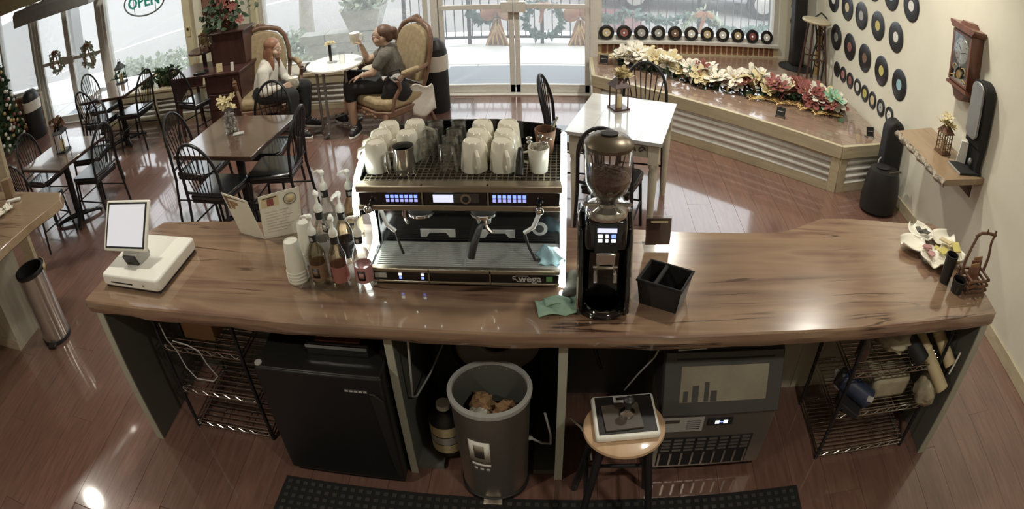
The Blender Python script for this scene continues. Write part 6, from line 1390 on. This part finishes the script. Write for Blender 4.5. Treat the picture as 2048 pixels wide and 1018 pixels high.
# ================================================================== carved armchairs and the two seated women
def armchair(label, loc, rz):
    t = thing('carved_armchair', label, 'armchair', loc, rz)
    MB().prism([(-.29, -.26), (.29, -.26), (.33, .24), (.2, .31), (-.2, .31), (-.33, .24)], .30, .42).build('seat_cushion', M['damask'], t, bevel=.04, seg=3)
    MB().prism([(-.29, -.27), (.29, -.27), (.34, .25), (.2, .325), (-.2, .325), (-.34, .25)], .235, .305).build('seat_rail', M['gilt'], t, bevel=.012)
    q = MB()
    for k in range(9): q.ball((-.2 + .05*k, .327, .25 + .012*sin(k*1.6)), (.03, .014, .022), 8, 5)
    q.build('carved_front', M['gilt'], t)
    ol = []
    for k in range(33):
        a = -pi/2*1.18 + pi*1.18*2*k/64*2/2
    def bp(x, z): return (x, -.24 - .16*(z - .40)/.7, z)
    pts = [bp(-.25, .42), bp(-.285, .60), bp(-.29, .78), bp(-.27, .92), bp(-.21, 1.01), bp(-.12, 1.05), bp(0, 1.075), bp(.12, 1.05), bp(.21, 1.01), bp(.27, .92), bp(.29, .78), bp(.285, .60), bp(.25, .42)]
    MB().tube(pts, [.024, .024, .024, .026, .03, .03, .034, .03, .03, .026, .024, .024, .024], 10, closed=True).build('back_frame', M['gilt'], t)
    for x, z, r_ in ((0, 1.10, .034), (-.05, 1.09, .026), (.05, 1.09, .026), (-.11, 1.065, .024), (.11, 1.065, .024), (-.19, 1.03, .024), (.19, 1.03, .024), (-.26, .95, .022), (.26, .95, .022)): MB().ball(bp(x, z), (r_, .022, r_*.9), 8, 6).build('carved_leaf', M['gilt'], t)
    ins = [(-.22, .47), (.22, .47), (.255, .62), (.258, .78), (.24, .90), (.18, .98), (.09, 1.015), (0, 1.035), (-.09, 1.015), (-.18, .98), (-.24, .90), (-.258, .78), (-.255, .62)]
    MB().hexa([tuple(Vector(bp(x, z)) + Vector((0, -.025, 0))) for x, z in ins], [tuple(Vector(bp(x*.97, z)) + Vector((0, .045, 0))) for x, z in ins]).build('back_upholstery', M['damask'], t, bevel=.018)
    for s in (-1, 1):
        ar = MB().tube([bp(s*.285, .66), (s*.335, -.12, .64), (s*.35, .06, .635), (s*.36, .13, .61)], [.02, .021, .022, .026], 8).tube([(s*.36, .13, .61), (s*.345, .10, .52), (s*.325, .16, .42), (s*.32, .20, .30)], [.024, .02, .02, .022], 8).build('arm', M['gilt'], t)
        MB().cap((s*.335, -.12, .665), .028, (s*.35, .05, .66), .028, 10).build('arm_pad', M['damask'], ar)
        MB().tube([(s*.29, .25, .27), (s*.325, .29, .18), (s*.30, .285, .08), (s*.32, .315, .0)], [.035, .032, .018, .024], 10).build('leg', M['gilt'], t)
        MB().tube([(s*.27, -.26, .27), (s*.275, -.29, .15), (s*.285, -.34, .0)], [.026, .02, .022], 10).build('leg', M['gilt'], t)
    return t
armchair('carved armchair with gold upholstery holding the woman in grey T-shirt', (-1.735, 6.27, 0), R(138))
armchair('carved armchair with gold upholstery holding the woman in white', (-3.22, 6.50, 0), R(-150)).scale = (1.1, 1.0, 1.0)

def remeshed(mb, name, mat, parent, vox=.008, sm=4):
    o = bpy.data.objects.new('tmp', mb.mesh('tmp', None, 0)); COL.objects.link(o)
    m = o.modifiers.new('r', 'REMESH'); m.mode = 'VOXEL'; m.voxel_size = vox; m.use_smooth_shade = True
    s = o.modifiers.new('s', 'SMOOTH'); s.factor = .5; s.iterations = sm
    me = bpy.data.meshes.new_from_object(o.evaluated_get(bpy.context.evaluated_depsgraph_get()))
    bpy.data.objects.remove(o); me.name = name; me.materials.clear(); me.materials.append(mat)
    me.polygons.foreach_set('use_smooth', [True]*len(me.polygons))
    o = bpy.data.objects.new(name, me); COL.objects.link(o)
    if parent is not None: o.parent = parent
    return o
def chain(mb, pts, rs):
    for a, b, ra, rb in zip(pts, pts[1:], rs, rs[1:]): mb.cap(a, ra, b, rb, 14)
def hand(mb, wrist, d, up, curl, thumb_side, spread=.2):
    """palm with four bent fingers and a thumb leaving the palm's side; up is the back of the hand"""
    d = Vector(d).normalized(); up = (Vector(up) - d*Vector(up).dot(d)).normalized(); sd = d.cross(up)*thumb_side; w = Vector(wrist)
    palm = w + d*.045
    for k in range(4):
        o_ = sd*(.027 - .018*k); mb.cap(w + o_*.55 + d*.01, .014, w + o_ + d*.075, .0115, 10)
        L_ = (.036, .042, .039, .030)[k]; p = w + o_ + d*(.078 - .003*abs(k - 1)); a = 0; dd = d
        for j in range(3):
            a += curl*(.55 + .35*j); dd = d*cos(a) - up*sin(a) + sd*spread*(1.5 - k)*.12; n_ = p + dd*L_*(1, .75, .6)[j]; mb.cap(p, .0092 - .0007*j, n_, .0086 - .0007*j, 8); p = n_
    p = w + sd*.022 + d*.022; dd = (d*.55 + sd*.75 - up*.2).normalized(); n_ = p + dd*.042; mb.cap(p, .013, n_, .0105, 8)
    dd = (d*.75 + sd*(.35 - .3*curl) - up*(.35 + .4*curl)).normalized(); n2 = n_ + dd*.032; mb.cap(n_, .0103, n2, .009, 8)
def head(mb, c, f, u):
    f = Vector(f).normalized(); u = (Vector(u) - f*Vector(u).dot(f)).normalized(); r_ = f.cross(u); c = Vector(c)
    B = Matrix((r_, f, u)).transposed()
    def E(o, rad):
        q = MB().ball((0, 0, 0), rad, 20, 14); mb.add([c + B @ (Vector(v) + Vector(o)) for v in q.v], q.f)
    E((0, -.012, .03), (.074, .092, .085)); E((0, .018, -.03), (.062, .075, .072)); E((0, .045, -.075), (.036, .036, .030)); E((0, .088, -.012), (.013, .018, .022)); E((0, .082, .012), (.010, .012, .022))
    E((0, .078, -.046), (.024, .014, .012)); E((-.05, .05, -.03), (.02, .03, .025)); E((.05, .05, -.03), (.02, .03, .025))
    for s in (-1, 1): E((s*.074, -.008, -.012), (.010, .020, .030))
    def L(x, y, z): return tuple(c + B @ Vector((x, y, z)))
    return L, B
def face(t, L, B, brow):
    for s in (-1, 1):
        e = MB().ball(L(s*.030, .076, .008), .0125, 12, 8).build('eye', M['lwhite'], t); MB().ball(L(s*.030, .0865, .008), .0058, 8, 6).build('iris', M['darkwood'], e)
        MB().tube([L(s*.014, .090, .028), L(s*.03, .089, .033), L(s*.046, .078, .028)], .004, 6).build('eyebrow', M[brow], t)
    MB().tube([L(-.022, .087, -.046), L(-.008, .0945, -.043), L(.008, .0945, -.043), L(.022, .087, -.046)], .0052, 8).build('mouth', M['lpink'], t)
def shoe(t, heel, toe, z=.0):
    heel = Vector((heel[0], heel[1], 0)); toe = Vector((toe[0], toe[1], 0)); d = (toe - heel).normalized(); L_ = (toe - heel).length; s = Vector((-d.y, d.x, 0))
    q = MB().cap(heel + d*.045 + Vector((0, 0, .055)), .042, heel + d*L_*.55 + Vector((0, 0, .052)), .042).cap(heel + d*L_*.55 + Vector((0, 0, .05)), .040, toe - d*.045 + Vector((0, 0, .043)), .034).cap(heel + d*.05 + Vector((0, 0, .07)), .042, heel + d*.06 + Vector((0, 0, .10)), .038)
    o = remeshed(q, 'shoe', M['shoe'], t, .008, 3)
    pr = []
    for k in range(16):
        a = 2*pi*k/16; w_ = .046 if cos(a) > 0 else .040; pr.append(heel + d*(L_/2 + (L_/2 + .004)*cos(a)) + s*w_*sin(a)*(1.0 if abs(cos(a)) < .8 else .85))
    MB().prism([(p.x, p.y) for p in pr], z + .0, z + .026).build('sole', M['lwhite'], o, bevel=.006)
    for k in range(3): c = heel + d*(L_*.45 + .03*k); MB().tube([c - s*.02 + Vector((0, 0, .094 - .006*k)), c + s*.02 + Vector((0, 0, .094 - .006*k))], .003, 6).build('lace', M['lwhite'], o)

# ---- woman in grey T-shirt, lifting a mug
t = thing('person', 'seated woman in grey T-shirt and black cropped trousers lifting a white mug', 'person', (0, 0, 0))
sk = MB(); hc_ = (-1.765, 6.25, .985)
L, B = head(sk, hc_, (-1, -.12, -.05), (0.05, 0, 1))
chain(sk, [(-1.745, 6.25, .92), (-1.725, 6.25, .845)], [.046, .052])
chain(sk, [(-1.72, 6.25, .80), (-1.70, 6.25, .70), (-1.69, 6.26, .58), (-1.70, 6.26, .50)], [.10, .115, .11, .13])
shN, elN, wrN = (-1.72, 6.10, .815), (-1.835, 6.045, .665), (-1.965, 6.09, .625)
shF, elF, wrF = (-1.72, 6.40, .815), (-1.955, 6.325, .715), (-2.0, 6.29, .885)
for a, b, c in ((shN, elN, wrN), (shF, elF, wrF)): chain(sk, [(-1.72, 6.25, .81), a, b, c], [.07, .052, .038, .026])
hand(sk, wrN, (-1, .12, -.28), (0, 0, 1), .35, -1); hand(sk, wrF, (-.25, -.1, 1), (.9, .25, .1), 1.0, -1)
hpN, knN, anN = (-1.73, 6.17, .49), (-2.11, 6.11, .50), (-2.095, 6.09, .11); hpF, knF, anF = (-1.73, 6.34, .49), (-2.17, 6.34, .55), (-2.275, 6.385, .12)
for a, b, c in ((hpN, knN, anN), (hpF, knF, anF)):
    m_ = Vector(b).lerp(Vector(c), .35); chain(sk, [a, b, m_, c], [.085, .055, .056, .034])
bd_ = remeshed(sk, 'body', M['skin'], t, .0065, 3); face(t, L, B, 'hair2')
sh_ = MB(); chain(sh_, [(-1.72, 6.25, .80), (-1.70, 6.25, .70), (-1.69, 6.26, .58), (-1.70, 6.26, .52)], [.112, .127, .123, .14])
for a, b in ((shN, elN), (shF, elF)): chain(sh_, [(-1.72, 6.25, .80), a, Vector(a).lerp(Vector(b), .55)], [.085, .068, .060])
remeshed(sh_, 'grey_shirt', M['greytee'], t, .009, 4)
tr_ = MB(); chain(tr_, [(-1.70, 6.19, .50), (-1.70, 6.33, .50)], [.128, .128])
for a, b, c in ((hpN, knN, anN), (hpF, knF, anF)): chain(tr_, [a, b, Vector(b).lerp(Vector(c), .28)], [.10, .070, .066])
remeshed(tr_, 'cropped_trousers', M['blackm'], t, .009, 4)
hr = MB(); 
for o_, rad in (((0, -.028, .045), (.082, .088, .083)), ((0, -.07, .0), (.062, .05, .07)), ((0, -.118, .045), (.04, .045, .045)), ((0, -.135, -.0), (.028, .03, .06))):
    q = MB().ball((0, 0, 0), rad, 18, 12); hr.add([Vector(hc_) + B @ (Vector(v) + Vector(o_)) for v in q.v], q.f)
remeshed(hr, 'hair', M['hair2'], t, .008, 2)
gs = MB()
for s in (-1, 1): gs.tube([L(s*.012, .096, .010), L(s*.03, .097, .022), L(s*.05, .088, .010), L(s*.03, .097, -.008)], .0028, 6, closed=True); gs.tube([L(s*.05, .088, .012), L(s*.073, .03, .012), L(s*.077, -.01, .006)], .0028, 6)
gs.tube([L(-.012, .096, .010), L(.012, .096, .010)], .0028, 6); gs.build('spectacles', M['fred'], t)
MB().tube([tuple(Vector(wrN) + Vector((.02, -.01, .008)) + Vector((.0, .030*cos(a), .030*sin(a)))) for a in [2*pi*k/12 for k in range(12)]], .007, 6, closed=True).build('wristband', M['lwhite'], t)
shoe(t, (-2.055, 6.16), (-2.105, 5.93)); shoe(t, (-2.255, 6.33), (-2.45, 6.50))
dup(mp_, (-2.055, 6.265, .935), R(10), 'white mug held up by the woman in the grey T-shirt').rotation_euler = (R(180), 0, R(10))
bpy.data.objects[[o.name for o in bpy.data.objects if o.get('label') == 'white mug held up by the woman in the grey T-shirt'][0]].location.z = 1.04
t = thing('handbag', 'dark slouchy handbag hanging at the near arm of the right armchair', 'bag', (-1.60, 6.015, .35), R(25))
q = MB().ball((0, 0, .13), (.14, .06, .14), 18, 12); q.v = [(x*(1 + .2*(z < .1)), y, z) for x, y, z in q.v]; q.build('pouch', M['blackm'], t)
MB().tube([(-.09, -.02, .22), (-.06, -.03, .34), (.04, -.03, .35), (.09, -.02, .22)], .010, 8).build('handle', M['blackm'], t)
MB().grid(lambda u, v: (-.13 + .28*u, -.05 + .1*v + .03*sin(8*u), .26 + .035*sin(9*u + 3*v)), 12, 6).build('scarf', M['lgrey'], t, thick=.01)
tag(MB().grid(lambda u, v: (-1.50 + .20*u + .03*v, 6.12 + .16*u + .02*sin(5*v), .46 - .30*v**1.3 + .03*sin(6*u + 2*v)), 12, 14).build('white_garment', M['knit'], thick=.014), 'white garment draped over the near rear corner of the right armchair', 'garment')

# ---- woman in white with long hair, mug in her lap
t = thing('person', 'seated woman with long auburn hair in white top holding a mug in her lap', 'person', (0, 0, 0))
sk = MB(); hc_ = (-3.035, 6.36, .925)
L, B = head(sk, hc_, (1, -.10, -.10), (.06, 0, 1))
chain(sk, [(-3.065, 6.36, .86), (-3.095, 6.35, .79)], [.046, .054])
chain(sk, [(-3.11, 6.34, .72), (-3.15, 6.33, .60), (-3.19, 6.33, .48), (-3.20, 6.33, .44)], [.10, .115, .11, .13])
shN, elN, wrN = (-3.11, 6.18, .715), (-3.09, 6.10, .515), (-2.90, 6.19, .53); shF, elF, wrF = (-3.09, 6.50, .715), (-3.02, 6.53, .53), (-2.88, 6.38, .535)
for a, b, c in ((shN, elN, wrN), (shF, elF, wrF)): chain(sk, [(-3.10, 6.34, .72), a, b, c], [.07, .052, .038, .026])
hand(sk, wrN, (.9, .45, .1), (.3, -.8, .3), .9, 1); hand(sk, wrF, (.9, -.45, .1), (.3, .8, .3), .9, -1)
hpN, knN, anN = (-3.19, 6.23, .43), (-2.77, 6.13, .455), (-2.745, 6.06, .10); hpF, knF, anF = (-3.19, 6.42, .43), (-2.72, 6.40, .46), (-2.73, 6.35, .10)
for a, b, c in ((hpN, knN, anN), (hpF, knF, anF)): m_ = Vector(b).lerp(Vector(c), .35); chain(sk, [a, b, m_, c], [.085, .055, .056, .034])
remeshed(sk, 'body', M['skin'], t, .0065, 3); face(t, L, B, 'hair1')
sh_ = MB(); chain(sh_, [(-3.11, 6.34, .73), (-3.15, 6.33, .60), (-3.19, 6.33, .48), (-3.19, 6.33, .44)], [.115, .135, .14, .15]); chain(sh_, [(-3.085, 6.35, .80), (-3.10, 6.345, .75)], [.064, .09])
for a, b, c in ((shN, elN, wrN), (shF, elF, wrF)): chain(sh_, [(-3.10, 6.34, .72), a, b, Vector(b).lerp(Vector(c), .9)], [.085, .07, .056, .040])
remeshed(sh_, 'white_top', M['knit'], t, .009, 4)
tr_ = MB(); chain(tr_, [(-3.18, 6.26, .44), (-3.18, 6.40, .44)], [.13, .13])
for a, b, c in ((hpN, knN, anN), (hpF, knF, anF)): chain(tr_, [a, b, Vector(b).lerp(Vector(c), .88)], [.10, .075, .052])
remeshed(tr_, 'dark_trousers', M['dtrouser'], t, .009, 4)
hr = MB()
for o_, rad in (((0, -.022, .045), (.085, .095, .083)), ((0, -.06, -.06), (.085, .06, .13)), ((-.066, -.015, -.08), (.028, .05, .14)), ((.066, -.015, -.08), (.028, .05, .14)), ((.075, .02, -.16), (.028, .035, .10)), ((-.07, .01, -.16), (.028, .035, .10))):
    q = MB().ball((0, 0, 0), rad, 18, 12); hr.add([Vector(hc_) + B @ (Vector(v) + Vector(o_)) for v in q.v], q.f)
remeshed(hr, 'hair', M['hair1'], t, .008, 2)
shoe(t, (-2.78, 6.07), (-2.545, 6.00)); shoe(t, (-2.77, 6.36), (-2.53, 6.32))
dup(mp_, (-2.80, 6.285, .60), R(-30), 'white mug of dark coffee held in the lap of the woman in white').rotation_euler = (R(180), 0, R(-30))
